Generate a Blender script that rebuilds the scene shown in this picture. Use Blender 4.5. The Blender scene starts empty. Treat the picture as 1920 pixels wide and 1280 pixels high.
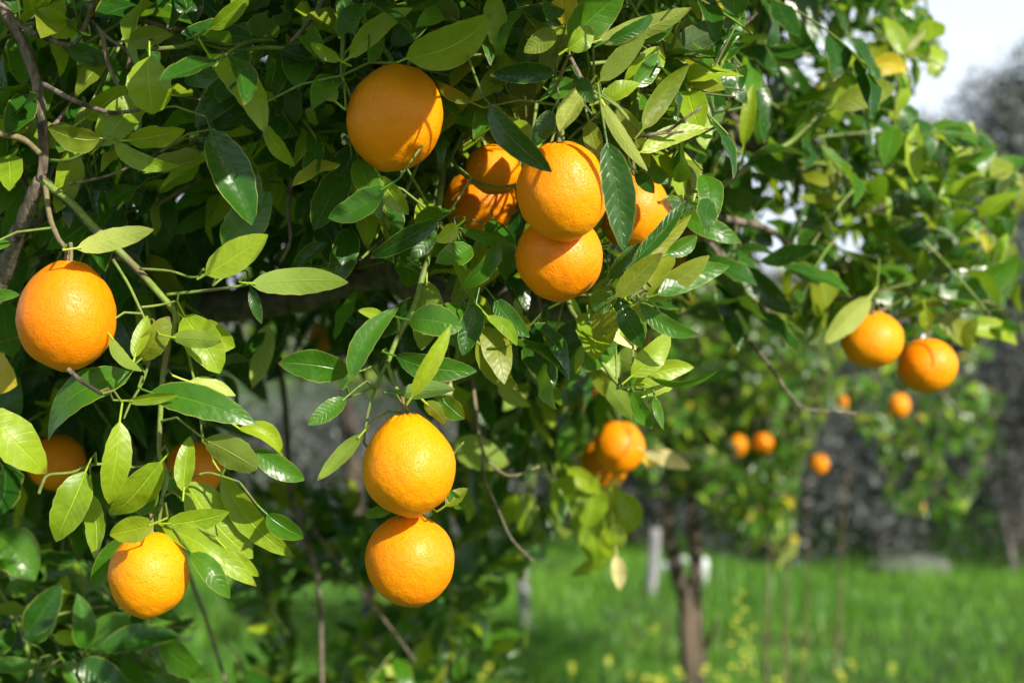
import bpy, math, random
import numpy as np
from mathutils import Vector, Matrix, noise as mnoise

random.seed(11)
rng = np.random.default_rng(11)
scene = bpy.context.scene
COL = scene.collection

# ---------------------------------------------------------------- camera, light
FPX = 2667.0            # focal length in photograph pixels (50 mm on 36 mm, 1920 px)
CAMZ = 1.35
cam_d = bpy.data.cameras.new("camera")
cam = bpy.data.objects.new("camera", cam_d)
COL.objects.link(cam)
cam.location = (0, 0, CAMZ)
cam.rotation_euler = (math.radians(90), 0, 0)
cam_d.lens = 50
cam_d.sensor_width = 36
cam_d.clip_start = 0.05
cam_d.clip_end = 2000
cam_d.dof.use_dof = True
cam_d.dof.focus_distance = 1.15
cam_d.dof.aperture_fstop = 4.4
cam_d.dof.aperture_blades = 9
scene.camera = cam

SUN = Vector((0.56, -0.66, 0.50)).normalized()
world = bpy.data.worlds.new("World")
scene.world = world
world.use_nodes = True
wn = world.node_tree.nodes
wl = world.node_tree.links
wn.clear()
sky = wn.new("ShaderNodeTexSky")
sky.sky_type = 'NISHITA'
sky.sun_disc = False
sky.sun_elevation = math.asin(SUN.z)
sky.sun_rotation = math.atan2(SUN.x, SUN.y)
sky.dust_density = 3.0
sky.air_density = 1.0
bg = wn.new("ShaderNodeBackground")
bg.inputs[1].default_value = 0.055
wo = wn.new("ShaderNodeOutputWorld")
wl.new(sky.outputs[0], bg.inputs[0])
# bright thin haze low in the sky, the same all the way round, thinning upwards
tcw = wn.new("ShaderNodeTexCoord")
sepw = wn.new("ShaderNodeSeparateXYZ")
wl.new(tcw.outputs['Generated'], sepw.inputs[0])
mrw = wn.new("ShaderNodeMapRange")
mrw.interpolation_type = 'SMOOTHSTEP'
wl.new(sepw.outputs[2], mrw.inputs[0])
for i_, v_ in enumerate((0.20, 0.34, 1.0, 0.06)):
    mrw.inputs[i_ + 1].default_value = v_
bg2 = wn.new("ShaderNodeBackground")
bg2.inputs[0].default_value = (0.80, 0.89, 1.0, 1)
bg2.inputs[1].default_value = 0.88
mxw = wn.new("ShaderNodeMixShader")
wl.new(mrw.outputs[0], mxw.inputs[0])
wl.new(bg.outputs[0], mxw.inputs[1])
wl.new(bg2.outputs[0], mxw.inputs[2])
wl.new(mxw.outputs[0], wo.inputs[0])

sun_d = bpy.data.lights.new("sun", 'SUN')
sun_d.energy = 5.0
sun_d.angle = math.radians(0.55)
sun_d.color = (1.0, 0.93, 0.82)
sun_o = bpy.data.objects.new("sun", sun_d)
COL.objects.link(sun_o)
sun_o.rotation_euler = SUN.to_track_quat('Z', 'Y').to_euler()
sun_o.location = (6, -5, 6)

scene.render.engine = 'CYCLES'
scene.view_settings.view_transform = 'Standard'
scene.view_settings.look = 'None'
scene.view_settings.gamma = 1
scene.view_settings.use_curve_mapping = False
scene.view_settings.exposure = 0.50
scene.cycles.max_bounces = 10
scene.cycles.transmission_bounces = 6
scene.cycles.diffuse_bounces = 4


def at(px, py, d):
    return Vector(((px - 960) / FPX * d, d, CAMZ - (py - 640) / FPX * d))


# ---------------------------------------------------------------- materials
def new_mat(name):
    m = bpy.data.materials.new(name)
    m.use_nodes = True
    nt = m.node_tree
    nt.nodes.clear()
    return m, nt


class NB:
    """small node builder"""
    def __init__(self, nt):
        self.nt = nt

    def n(self, t, **kw):
        nd = self.nt.nodes.new(t)
        for k, v in kw.items():
            setattr(nd, k, v)
        return nd

    def l(self, a, b):
        self.nt.links.new(a, b)

    def math(self, op, a, b=None, c=None):
        nd = self.n("ShaderNodeMath", operation=op)
        for i, x in enumerate((a, b, c)):
            if x is None:
                continue
            if isinstance(x, (int, float)):
                nd.inputs[i].default_value = x
            else:
                self.l(x, nd.inputs[i])
        return nd.outputs[0]

    def mix(self, f, a, b, mode='MIX'):
        nd = self.n("ShaderNodeMix", data_type='RGBA', blend_type=mode)
        for s, x in ((nd.inputs[0], f), (nd.inputs[6], a), (nd.inputs[7], b)):
            if isinstance(x, (int, float)):
                s.default_value = x
            elif isinstance(x, tuple):
                s.default_value = (*x, 1)
            else:
                self.l(x, s)
        return nd.outputs[2]

    def ramp(self, f, stops):
        nd = self.n("ShaderNodeValToRGB")
        el = nd.color_ramp.elements
        while len(el) < len(stops):
            el.new(0.5)
        for e, (p, c) in zip(el, stops):
            e.position = p
            e.color = (*c, 1) if len(c) == 3 else c
        self.l(f, nd.inputs[0])
        return nd.outputs[0]

    def noise(self, scale, detail=3, vec=None, rough=0.5):
        nd = self.n("ShaderNodeTexNoise")
        nd.inputs['Scale'].default_value = scale
        nd.inputs['Detail'].default_value = detail
        nd.inputs['Roughness'].default_value = rough
        if vec is not None:
            self.l(vec, nd.inputs['Vector'])
        return nd.outputs[0]

    def mapr(self, f, a, b, c, d):
        nd = self.n("ShaderNodeMapRange")
        self.l(f, nd.inputs[0])
        for i, x in enumerate((a, b, c, d)):
            nd.inputs[i + 1].default_value = x
        return nd.outputs[0]


def leaf_material(name, top, top2, under, trans, rough=0.30, trans_mix=0.33, spots=0.0, vein=0.14):
    m, nt = new_mat(name)
    b = NB(nt)
    uv = b.n("ShaderNodeUVMap")
    uv.uv_map = "UVMap"
    sep = b.n("ShaderNodeSeparateXYZ")
    b.l(uv.outputs[0], sep.inputs[0])
    u, v = sep.outputs[0], sep.outputs[1]
    a = b.math('ABSOLUTE', b.math('SUBTRACT', v, 0.5))          # 0 midrib .. 0.5 margin
    geo = b.n("ShaderNodeNewGeometry")
    att = b.n("ShaderNodeAttribute")
    att.attribute_name = "leaf_rnd"
    oi = b.n("ShaderNodeObjectInfo")
    rnd = b.math('FRACT', b.math('ADD', att.outputs['Fac'], oi.outputs['Random']))
    n1 = b.noise(22, 3, geo.outputs['Position'])
    n2 = b.noise(160, 2, geo.outputs['Position'])
    n0 = b.noise(70, 2, geo.outputs['Position'])
    # lateral veins
    ph = b.math('MULTIPLY', b.math('SUBTRACT', u, b.math('MULTIPLY', a, 0.34)), 62.0)
    wv = b.math('SINE', b.math('ADD', ph, b.math('MULTIPLY', n1, 2.0)))
    vl = b.mapr(wv, 0.80, 1.0, 0.0, 1.0)
    mid = b.mapr(a, 0.008, 0.030, 1.0, 0.0)
    rim = b.mapr(a, 0.468, 0.492, 0.0, 1.0)
    tone = b.math('ADD', b.math('MULTIPLY', rnd, 0.60), b.math('MULTIPLY', n1, 0.75))
    tone = b.mapr(tone, 0.28, 1.05, 0.0, 1.0)
    c = b.mix(tone, top, top2)
    c = b.mix(b.math('MULTIPLY', b.mapr(n2, 0.35, 0.7, 0.0, 1.0), 0.22), c, tuple(x * 1.5 for x in top2))
    if True:
        nb = b.noise(75, 4, geo.outputs['Position'], 0.65)
        c = b.mix(b.math('MULTIPLY', b.mapr(nb, 0.63, 0.70, 0.0, 1.0), max(spots, 0.12)), c, (0.10, 0.07, 0.02))
    pale = tuple(min(1, x * 1.9 + 0.03) for x in top2)
    c = b.mix(b.math('MULTIPLY', vl, 0.20 * vein), c, pale)
    c = b.mix(b.math('MULTIPLY', mid, 0.6), c, pale)
    cu = b.mix(b.math('MULTIPLY', tone, 0.5), under, tuple(x * 0.8 for x in under))
    cu = b.mix(b.math('MULTIPLY', vl, 0.25 * vein), cu, tuple(min(1, x * 1.4) for x in under))
    cu = b.mix(b.math('MULTIPLY', mid, 0.8), cu, tuple(min(1, x * 1.6) for x in under))
    c = b.mix(geo.outputs['Backfacing'], c, cu)
    tipf = b.math('MULTIPLY', b.mapr(b.math('ADD', u, b.math('MULTIPLY', n0, 0.10)), 0.985, 1.02, 0.0, 1.0), b.math('GREATER_THAN', b.math('FRACT', b.math('MULTIPLY', rnd, 7.3)), 0.62))
    c = b.mix(b.math('MULTIPLY', tipf, 0.85), c, (0.20, 0.11, 0.03))
    c = b.mix(b.math('MULTIPLY', rim, 0.8), c, (0.42, 0.44, 0.09))
    # relief
    hgt = b.math('ADD', b.math('MULTIPLY', vl, -0.09), b.math('MULTIPLY', mid, -0.8))
    hgt = b.math('ADD', hgt, b.math('MULTIPLY', wv, -0.02))
    hgt = b.math('ADD', hgt, b.math('MULTIPLY', n1, 1.0))
    hgt = b.math('ADD', hgt, b.math('MULTIPLY', n0, 1.1))
    hgt = b.math('ADD', hgt, b.math('MULTIPLY', n2, 0.22))
    bump = b.n("ShaderNodeBump")
    bump.inputs['Strength'].default_value = 0.55
    bump.inputs['Distance'].default_value = 0.0018
    b.l(hgt, bump.inputs['Height'])
    p = b.n("ShaderNodeBsdfPrincipled")
    b.l(c, p.inputs['Base Color'])
    r = b.mix(geo.outputs['Backfacing'], (rough,) * 3, (0.62,) * 3)
    rr = b.math('ADD', b.math('MULTIPLY', r, 1.0), b.math('MULTIPLY', n2, 0.10))
    b.l(rr, p.inputs['Roughness'])
    p.inputs['Specular IOR Level'].default_value = 0.5
    b.l(bump.outputs[0], p.inputs['Normal'])
    t = b.n("ShaderNodeBsdfTranslucent")
    tc = b.mix(b.math('MULTIPLY', mid, 0.4), trans, tuple(x * 0.6 for x in trans))
    tc = b.mix(tone, tc, tuple(min(1, x * 1.2) for x in trans))
    b.l(tc, t.inputs[0])
    mx = b.n("ShaderNodeMixShader")
    mx.inputs[0].default_value = trans_mix
    b.l(p.outputs[0], mx.inputs[1])
    b.l(t.outputs[0], mx.inputs[2])
    out = b.n("ShaderNodeOutputMaterial")
    b.l(mx.outputs[0], out.inputs[0])
    return m


MAT_LEAF = {
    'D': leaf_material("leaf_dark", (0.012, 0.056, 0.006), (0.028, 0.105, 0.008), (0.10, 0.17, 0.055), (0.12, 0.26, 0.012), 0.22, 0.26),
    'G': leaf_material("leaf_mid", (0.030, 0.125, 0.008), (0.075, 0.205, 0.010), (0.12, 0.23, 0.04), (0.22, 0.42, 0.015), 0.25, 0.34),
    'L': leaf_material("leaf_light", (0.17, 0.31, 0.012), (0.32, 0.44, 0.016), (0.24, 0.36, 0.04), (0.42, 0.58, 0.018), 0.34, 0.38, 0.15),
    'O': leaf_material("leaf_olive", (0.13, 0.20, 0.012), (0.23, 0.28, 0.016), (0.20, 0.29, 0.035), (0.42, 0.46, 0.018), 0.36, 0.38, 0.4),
    'U': leaf_material("leaf_pale", (0.30, 0.40, 0.06), (0.42, 0.50, 0.09), (0.36, 0.45, 0.08), (0.45, 0.55, 0.06), 0.45, 0.30, 0.1, 0.9),
    'Y': leaf_material("leaf_yellow", (0.50, 0.42, 0.02), (0.66, 0.50, 0.03), (0.6, 0.5, 0.10), (0.7, 0.55, 0.02), 0.42, 0.35, 0.35),
    'C': leaf_material("leaf_cream", (0.68, 0.62, 0.26), (0.75, 0.68, 0.30), (0.7, 0.65, 0.3), (0.7, 0.6, 0.15), 0.5, 0.3, 0.3),
}
TONES = ['D', 'G', 'L', 'O', 'U', 'Y', 'C']


def orange_material():
    m, nt = new_mat("orange_peel")
    b = NB(nt)
    tc = b.n("ShaderNodeTexCoord")
    oi = b.n("ShaderNodeObjectInfo")
    vec = b.n("ShaderNodeVectorMath", operation='ADD')
    b.l(tc.outputs['Object'], vec.inputs[0])
    b.l(oi.outputs['Random'], vec.inputs[1])
    V = vec.outputs[0]
    vo = b.n("ShaderNodeTexVoronoi", feature='SMOOTH_F1')
    vo.inputs['Scale'].default_value = 640
    vo.inputs['Smoothness'].default_value = 0.4
    b.l(V, vo.inputs['Vector'])
    pore = b.mapr(vo.outputs['Distance'], 0.05, 0.45, 0.0, 1.0)
    n1 = b.noise(170, 3, V)
    n2 = b.noise(24, 4, V)
    n3 = b.noise(9, 2, V)
    c = b.mix(b.mapr(n3, 0.3, 0.7, 0.0, 1.0), (0.97, 0.300, 0.001), (0.98, 0.370, 0.001))
    c = b.mix(b.math('MULTIPLY', b.mapr(n2, 0.45, 0.75, 0.0, 1.0), 0.35), c, (0.95, 0.27, 0.002))
    c = b.mix(b.math('MULTIPLY', b.math('SUBTRACT', 1.0, pore), 0.30), c, (0.80, 0.20, 0.002))
    sc = b.noise(30, 5, V, 0.7)
    c = b.mix(b.math('MULTIPLY', b.mapr(sc, 0.66, 0.72, 0.0, 1.0), 0.35), c, (0.45, 0.16, 0.03))
    sp = b.noise(210, 2, V, 0.5)
    c = b.mix(b.math('MULTIPLY', b.mapr(sp, 0.74, 0.77, 0.0, 1.0), 0.6), c, (0.25, 0.09, 0.02))
    tint = b.mix(oi.outputs['Random'], (0.93, 0.82, 0.9), (1.0, 1.08, 1.0))
    c = b.mix(0.8, c, tint, 'MULTIPLY')
    h = b.math('ADD', b.math('MULTIPLY', pore, 0.5), b.math('MULTIPLY', n1, 1.2))
    h = b.math('ADD', h, b.math('MULTIPLY', n2, 1.6))
    bump = b.n("ShaderNodeBump")
    bump.inputs['Strength'].default_value = 0.75
    bump.inputs['Distance'].default_value = 0.0008
    b.l(h, bump.inputs['Height'])
    p = b.n("ShaderNodeBsdfPrincipled")
    b.l(c, p.inputs['Base Color'])
    p.inputs['Roughness'].default_value = 0.43
    p.inputs['Specular IOR Level'].default_value = 0.34
    p.inputs['Subsurface Weight'].default_value = 0.45
    p.inputs['Subsurface Radius'].default_value = (1.0, 0.35, 0.05)
    p.inputs['Subsurface Scale'].default_value = 0.008
    b.l(bump.outputs[0], p.inputs['Normal'])
    out = b.n("ShaderNodeOutputMaterial")
    b.l(p.outputs[0], out.inputs[0])
    return m


def simple_mat(name, c1, c2, scale, rough=0.8, bump_d=0.0, c3=None, stretch=None, detail=4, spec=0.3):
    m, nt = new_mat(name)
    b = NB(nt)
    geo = b.n("ShaderNodeNewGeometry")
    V = geo.outputs['Position']
    if stretch:
        mp = b.n("ShaderNodeMapping")
        mp.inputs['Scale'].default_value = stretch
        b.l(V, mp.inputs[0])
        V = mp.outputs[0]
    n1 = b.noise(scale, detail, V, 0.6)
    c = b.mix(b.mapr(n1, 0.35, 0.65, 0.0, 1.0), c1, c2)
    if c3:
        n2 = b.noise(scale * 0.23, 3, V)
        c = b.mix(b.mapr(n2, 0.5, 0.62, 0.0, 1.0), c, c3)
    p = b.n("ShaderNodeBsdfPrincipled")
    b.l(c, p.inputs['Base Color'])
    p.inputs['Roughness'].default_value = rough
    p.inputs['Specular IOR Level'].default_value = spec
    if bump_d > 0:
        bump = b.n("ShaderNodeBump")
        bump.inputs['Strength'].default_value = 0.9
        bump.inputs['Distance'].default_value = bump_d
        b.l(n1, bump.inputs['Height'])
        b.l(bump.outputs[0], p.inputs['Normal'])
    out = b.n("ShaderNodeOutputMaterial")
    b.l(p.outputs[0], out.inputs[0])
    return m


def blade_mat(name, c1, c2, trans, mixf=0.3, rough=0.5, nscale=0.9):
    m, nt = new_mat(name)
    b = NB(nt)
    geo = b.n("ShaderNodeNewGeometry")
    att = b.n("ShaderNodeAttribute")
    att.attribute_name = "leaf_rnd"
    n1 = b.noise(nscale, 3, geo.outputs['Position'])
    f = b.math('ADD', b.math('MULTIPLY', att.outputs['Fac'], 0.5), b.math('MULTIPLY', b.mapr(n1, 0.38, 0.62, 0.0, 1.0), 0.6))
    c = b.mix(f, c1, c2)
    p = b.n("ShaderNodeBsdfPrincipled")
    b.l(c, p.inputs['Base Color'])
    p.inputs['Roughness'].default_value = rough
    t = b.n("ShaderNodeBsdfTranslucent")
    t.inputs[0].default_value = (*trans, 1)
    mx = b.n("ShaderNodeMixShader")
    mx.inputs[0].default_value = mixf
    b.l(p.outputs[0], mx.inputs[1])
    b.l(t.outputs[0], mx.inputs[2])
    out = b.n("ShaderNodeOutputMaterial")
    b.l(mx.outputs[0], out.inputs[0])
    return m


M_ORANGE = orange_material()
M_BARK = simple_mat("bark_grey_brown", (0.12, 0.09, 0.065), (0.27, 0.22, 0.17), 260, 0.9, 0.0012, (0.05, 0.04, 0.03), (1, 1, 0.35))
M_LIMB = simple_mat("bark_limb", (0.11, 0.088, 0.066), (0.27, 0.225, 0.175), 90, 0.9, 0.004, (0.12, 0.12, 0.08))
M_TRUNK = simple_mat("bark_brown", (0.036, 0.029, 0.021), (0.095, 0.078, 0.058), 40, 0.9, 0.008, (0.15, 0.115, 0.08), (1, 1, .3))
M_TWIG = simple_mat("green_twig", (0.13, 0.22, 0.035), (0.22, 0.30, 0.06), 180, 0.5, 0.0004, (0.17, 0.16, 0.07))
M_STALK = simple_mat("brown_stalk", (0.17, 0.13, 0.07), (0.26, 0.22, 0.11), 400, 0.7, 0.0003)
M_CALYX = simple_mat("calyx_green", (0.16, 0.22, 0.06), (0.26, 0.30, 0.09), 300, 0.7, 0.0003)

# ---------------------------------------------------------------- helpers
def set_props(o, label=None, cat=None, group=None, kind=None):
    if label:
        o['label'] = label
    if cat:
        o['category'] = cat
    if group:
        o['group'] = group
    if kind:
        o['kind'] = kind


def link_mesh(name, verts, faces, mats, parent=None, smooth=True, uvs=None, rnd=None, midx=None):
    me = bpy.data.meshes.new(name)
    me.from_pydata(verts, [], faces)
    for m in (mats if isinstance(mats, (list, tuple)) else [mats]):
        me.materials.append(m)
    if uvs is not None:
        lay = me.uv_layers.new(name="UVMap")
        li = np.empty(len(me.loops), dtype=np.int32)
        me.loops.foreach_get("vertex_index", li)
        lay.data.foreach_set("uv", np.asarray(uvs, dtype=np.float32)[li].ravel())
    if rnd is not None:
        at_ = me.attributes.new("leaf_rnd", 'FLOAT', 'POINT')
        at_.data.foreach_set("value", np.asarray(rnd, dtype=np.float32))
    if midx is not None:
        me.polygons.foreach_set("material_index", np.asarray(midx, dtype=np.int32))
    if smooth:
        me.polygons.foreach_set("use_smooth", np.ones(len(me.polygons), dtype=bool))
    me.update()
    o = bpy.data.objects.new(name, me)
    COL.objects.link(o)
    if parent is not None:
        o.parent = parent
        o.matrix_parent_inverse = Matrix.Translation(-Vector(parent.location))
    return o


def big_mesh(name, V, F, mats, parent=None, uvs=None, rnd=None, midx=None, smooth=True):
    """V (n,3) array, F (m,k) int array with k = 3 or 4"""
    V = np.ascontiguousarray(V, dtype=np.float32)
    F = np.ascontiguousarray(F, dtype=np.int32)
    k = F.shape[1]
    me = bpy.data.meshes.new(name)
    me.vertices.add(len(V))
    me.vertices.foreach_set("co", V.ravel())
    me.loops.add(F.size)
    me.loops.foreach_set("vertex_index", F.ravel())
    me.polygons.add(len(F))
    me.polygons.foreach_set("loop_start", np.arange(0, F.size, k, dtype=np.int32))
    me.polygons.foreach_set("loop_total", np.full(len(F), k, dtype=np.int32))
    for m in mats:
        me.materials.append(m)
    if midx is not None:
        me.polygons.foreach_set("material_index", midx.astype(np.int32))
    if smooth:
        me.polygons.foreach_set("use_smooth", np.ones(len(F), dtype=bool))
    if uvs is not None:
        lay = me.uv_layers.new(name="UVMap")
        lay.data.foreach_set("uv", uvs.astype(np.float32)[F.ravel()].ravel())
    if rnd is not None:
        a = me.attributes.new("leaf_rnd", 'FLOAT', 'POINT')
        a.data.foreach_set("value", rnd.astype(np.float32))
    me.update(calc_edges=True)
    me.validate()
    o = bpy.data.objects.new(name, me)
    COL.objects.link(o)
    if parent is not None:
        o.parent = parent
        o.matrix_parent_inverse = Matrix.Translation(-Vector(parent.location))
    return o


def catmull(pts, rad, sub):
    P = [Vector(p) for p in pts]
    if len(P) == 2:
        P = [P[0], (P[0] + P[1]) / 2 + Vector((0, 0, 0.0001)), P[1]]
        rad = [rad[0], (rad[0] + rad[-1]) / 2, rad[-1]]
    out, ro = [], []
    n = len(P)
    for i in range(n - 1):
        p0, p1, p2, p3 = P[max(i - 1, 0)], P[i], P[i + 1], P[min(i + 2, n - 1)]
        for j in range(sub):
            t = j / sub
            out.append(0.5 * ((2 * p1) + (p2 - p0) * t + (2 * p0 - 5 * p1 + 4 * p2 - p3) * t * t + (3 * p1 - p0 - 3 * p2 + p3) * t ** 3))
            ro.append(rad[i] * (1 - t) + rad[i + 1] * t)
    out.append(P[-1])
    ro.append(rad[-1])
    return out, ro


def tube_data(pts, rad, sides=8, sub=5, lump=0.0, base=0):
    P, R = catmull(pts, rad, sub)
    V, F = [], []
    n = len(P)
    up = Vector((0.31, 0.17, 0.93))
    for i in range(n):
        t = (P[min(i + 1, n - 1)] - P[max(i - 1, 0)])
        if t.length < 1e-9:
            t = Vector((0, 0, 1))
        t.normalize()
        s = t.cross(up)
        if s.length < 0.05:
            s = t.cross(Vector((1, 0, 0)))
        s.normalize()
        u = s.cross(t)
        for k in range(sides):
            a = 2 * math.pi * k / sides
            r = R[i]
            if lump:
                q = P[i] + s * math.cos(a) * r + u * math.sin(a) * r
                r *= 1 + lump * (mnoise.noise(q * (0.55 / max(R[i], 0.002)) ) + 0.6 * mnoise.noise(q * (1.4 / max(R[i], 0.002))))
            V.append(P[i] + s * math.cos(a) * r + u * math.sin(a) * r)
        if i:
            for k in range(sides):
                a0 = base + (i - 1) * sides + k
                a1 = base + (i - 1) * sides + (k + 1) % sides
                F.append((a0, a1, a1 + sides, a0 + sides))
    c0, c1 = base, base + (n - 1) * sides
    F.append(tuple(c0 + k for k in reversed(range(sides))))
    F.append(tuple(c1 + k for k in range(sides)))
    return V, F


BRANCH_PTS = []      # (point, direction) samples of traced branches, for attaching leaf stalks


def branch(name, pts, r0, r1, mat, parent, sides=8, lump=0.12, label=None, reg=True):
    """pts in (px, py, depth); radii in metres, tapering"""
    W = [at(*p) for p in pts]
    n = len(W)
    R = [r0 + (r1 - r0) * i / (n - 1) for i in range(n)]
    V, F = tube_data(W, R, sides, 5, lump)
    o = link_mesh(name, V, F, mat, parent)
    if label:
        o['label'] = label
    if reg:
        P, _ = catmull(W, R, 6)
        BRANCH_PTS.extend(P)
    return o


# ---------------------------------------------------------------- single leaf
def leaf_profile(s, pointy=1.0):
    w = (s ** 0.62) * ((1 - s) ** (0.78 * pointy))
    return w


PMAX = {p: max(leaf_profile(x / 200, p) for x in range(201)) for p in (0.75, 1.0, 1.3)}


def leaf_mesh(B, T, w, nrm, arc=0.0, fold=0.25, bow=0.08, curl=0.0, wave=0.04, ph=0.0, rows=12, twist=0.0, pointy=1.0, petiole=0.010):
    ax = T - B
    L = ax.length
    a = ax.normalized()
    n0 = (nrm - a * nrm.dot(a)).normalized()
    s0 = a.cross(n0).normalized()
    cols = (-1, -0.55, 0, 0.55, 1)
    V, UV, F = [], [], []
    for i in range(rows + 1):
        s = i / rows
        ss = 0.002 + 0.996 * s
        hw = leaf_profile(ss, pointy) / PMAX[pointy] * w / 2
        hw = max(hw, 0.0005)
        tw = twist * (s - 0.3)
        sd = s0 * math.cos(tw) + n0 * math.sin(tw)
        nn = n0 * math.cos(tw) - s0 * math.sin(tw)
        c = B + a * (L * s) + s0 * (arc * L * 4 * s * (1 - s)) + nn * (bow * L * 4 * s * (1 - s) - curl * L * s * s)
        for u in cols:
            wv = wave * w * math.sin(s * 13 + ph + (1.7 if u > 0 else 0)) * u * u * math.sin(math.pi * min(1, s * 1.02))
            serr = 1 + 0.03 * math.sin(s * 37 + ph * 3 + u)
            V.append(c + sd * (u * hw * math.cos(fold) * (serr if abs(u) == 1 else 1)) + nn * (abs(u) * hw * math.sin(fold) * (1.0 if abs(u) < 1 else 0.9) + wv))
            UV.append((s, (u + 1) / 2))
        if i:
            o = (i - 1) * 5
            for k in range(4):
                F.append((o + k, o + k + 1, o + k + 6, o + k + 5))
    # petiole
    base = len(V)
    bend = -a * petiole + Vector((0, 0.35, 0.25)) * petiole * 0.6
    r = 0.0009
    for q, pt in enumerate((B + a * 0.004 + nn * 0, B + bend * 0.5, B + bend)):
        for k in range(5):
            an = 2 * math.pi * k / 5
            V.append(pt + s0 * math.cos(an) * r + n0 * math.sin(an) * r)
            UV.append((0.02, 0.5))
        if q:
            for k in range(5):
                a0 = base + (q - 1) * 5 + k
                a1 = base + (q - 1) * 5 + (k + 1) % 5
                F.append((a0, a1, a1 + 5, a0 + 5))
    return V, F, UV, B + bend


# ================================================================ SETTING
def ground_h(x, y):
    base = 0.0 - 0.076 * np.clip(y - 5, 0, 8) + 0.030 * np.clip(x - 1.5, 0, 8) * np.clip((y - 5) / 5, 0, 1)
    far = np.clip(y - 13, 0, 400)
    base = base + 0.00 * far
    return base + 0.06 * np.sin(x * 0.9 + 1) * np.sin(y * 0.7) + 0.035 * np.sin(x * 3.1 + y) * np.clip((y - 8) / 3, 0, 1) + 0.02 * np.sin(x * 2.7) * np.cos(y * 2.1)


gx = np.concatenate([np.linspace(-300, -14, 14), np.linspace(-13, 13, 66), np.linspace(14, 300, 14)])
gy = np.concatenate([np.linspace(-60, -4, 8), np.linspace(-3, 18, 64), np.linspace(19, 600, 22)])
GX, GY = np.meshgrid(gx, gy)
GZ = ground_h(GX, GY)
V = np.stack([GX.ravel(), GY.ravel(), GZ.ravel()], 1)
nx, ny = len(gx), len(gy)
ii, jj = np.meshgrid(np.arange(nx - 1), np.arange(ny - 1))
b0 = (jj * nx + ii).ravel()
F = np.stack([b0, b0 + 1, b0 + nx + 1, b0 + nx], 1)
M_GROUND = simple_mat("turf_soil", (0.035, 0.085, 0.018), (0.06, 0.13, 0.025), 3, 0.95, 0.01, (0.05, 0.08, 0.02))
g = big_mesh("ground", V, F, [M_GROUND])
set_props(g, "green turf ground under the orange trees", kind="structure")

# distant hillside
hx = np.linspace(-260, 300, 90)
hy = np.linspace(0, 1, 14)
HX, HY = np.meshgrid(hx, hy)
ridge = 6.5 + 3 * np.sin(HX * 0.013 + 1) + 1.2 * np.sin(HX * 0.06) + np.clip(HX, 0, 300) * 0.05
HZ = -1.0 + ridge * np.sin(HY * math.pi / 2) + 0.4 * np.sin(HX * 0.4 + HY * 9)
HYY = 120 + HY * 90
V = np.stack([HX.ravel(), HYY.ravel(), HZ.ravel()], 1)
nx, ny = 90, 14
ii, jj = np.meshgrid(np.arange(nx - 1), np.arange(ny - 1))
b0 = (jj * nx + ii).ravel()
F = np.stack([b0, b0 + 1, b0 + nx + 1, b0 + nx], 1)
M_HILL = simple_mat("hill_scrub", (0.09, 0.10, 0.08), (0.16, 0.16, 0.14), 0.3, 0.95, 0.1, (0.2, 0.2, 0.2))
g = big_mesh("hillside", V, F, [M_HILL])
set_props(g, "low grey-green hillside beyond the grove", kind="structure")

# ---------------------------------------------------------------- grass
def grass_patch(N, x0, x1, y0, y1, hmin, hmax, wid):
    y = y0 + (y1 - y0) * rng.random(N) ** 0.8
    x = x0 + (x1 - x0) * rng.random(N)
    keep = np.abs(x) < (y * 0.52 + 1.2)
    x, y = x[keep], y[keep]
    N = len(x)
    z = ground_h(x, y)
    clump = 0.6 + 0.5 * np.sin(x * 2.3 + np.sin(y * 1.9) * 2) * np.sin(y * 2.7 + x) + 0.3 * rng.random(N)
    h = (hmin + (hmax - hmin) * rng.random(N)) * np.clip(clump, 0.35, 1.3)
    az = rng.random(N) * 2 * math.pi
    sx, sy = np.cos(az), np.sin(az)
    lean = (rng.random(N) * 0.7) * h
    la = rng.random(N) * 2 * math.pi
    lx, ly = np.cos(la) * lean, np.sin(la) * lean
    w = wid * (0.6 + rng.random(N))
    P = np.stack([x, y, z], 1)
    S = np.stack([sx * w, sy * w, np.zeros(N)], 1)
    mid = P + np.stack([lx * 0.35, ly * 0.35, h * 0.6], 1)
    tip = P + np.stack([lx, ly, h], 1)
    V = np.stack([P - S, P + S, mid - S * 0.7, mid + S * 0.7, tip], 1).reshape(-1, 3)
    b = np.arange(N) * 5
    F = np.concatenate([np.stack([b, b + 1, b + 3], 1), np.stack([b, b + 3, b + 2], 1), np.stack([b + 2, b + 3, b + 4], 1)])
    return V, F, np.repeat(rng.random(N), 5)


M_GRASS = blade_mat("grass_blade", (0.040, 0.165, 0.022), (0.20, 0.42, 0.035), (0.28, 0.60, 0.04), 0.38, 0.45, 0.75)
V, F, R = grass_patch(150000, -7, 9, 2.2, 16, 0.04, 0.17, 0.0038)
g = big_mesh("grass", V, F, [M_GRASS], rnd=R)
set_props(g, "lush bright green grass covering the ground under the trees", kind="stuff")


# ---------------------------------------------------------------- mass foliage generator (vectorised)
def norm(a):
    return a / np.maximum(np.linalg.norm(a, axis=-1, keepdims=True), 1e-9)


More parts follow.
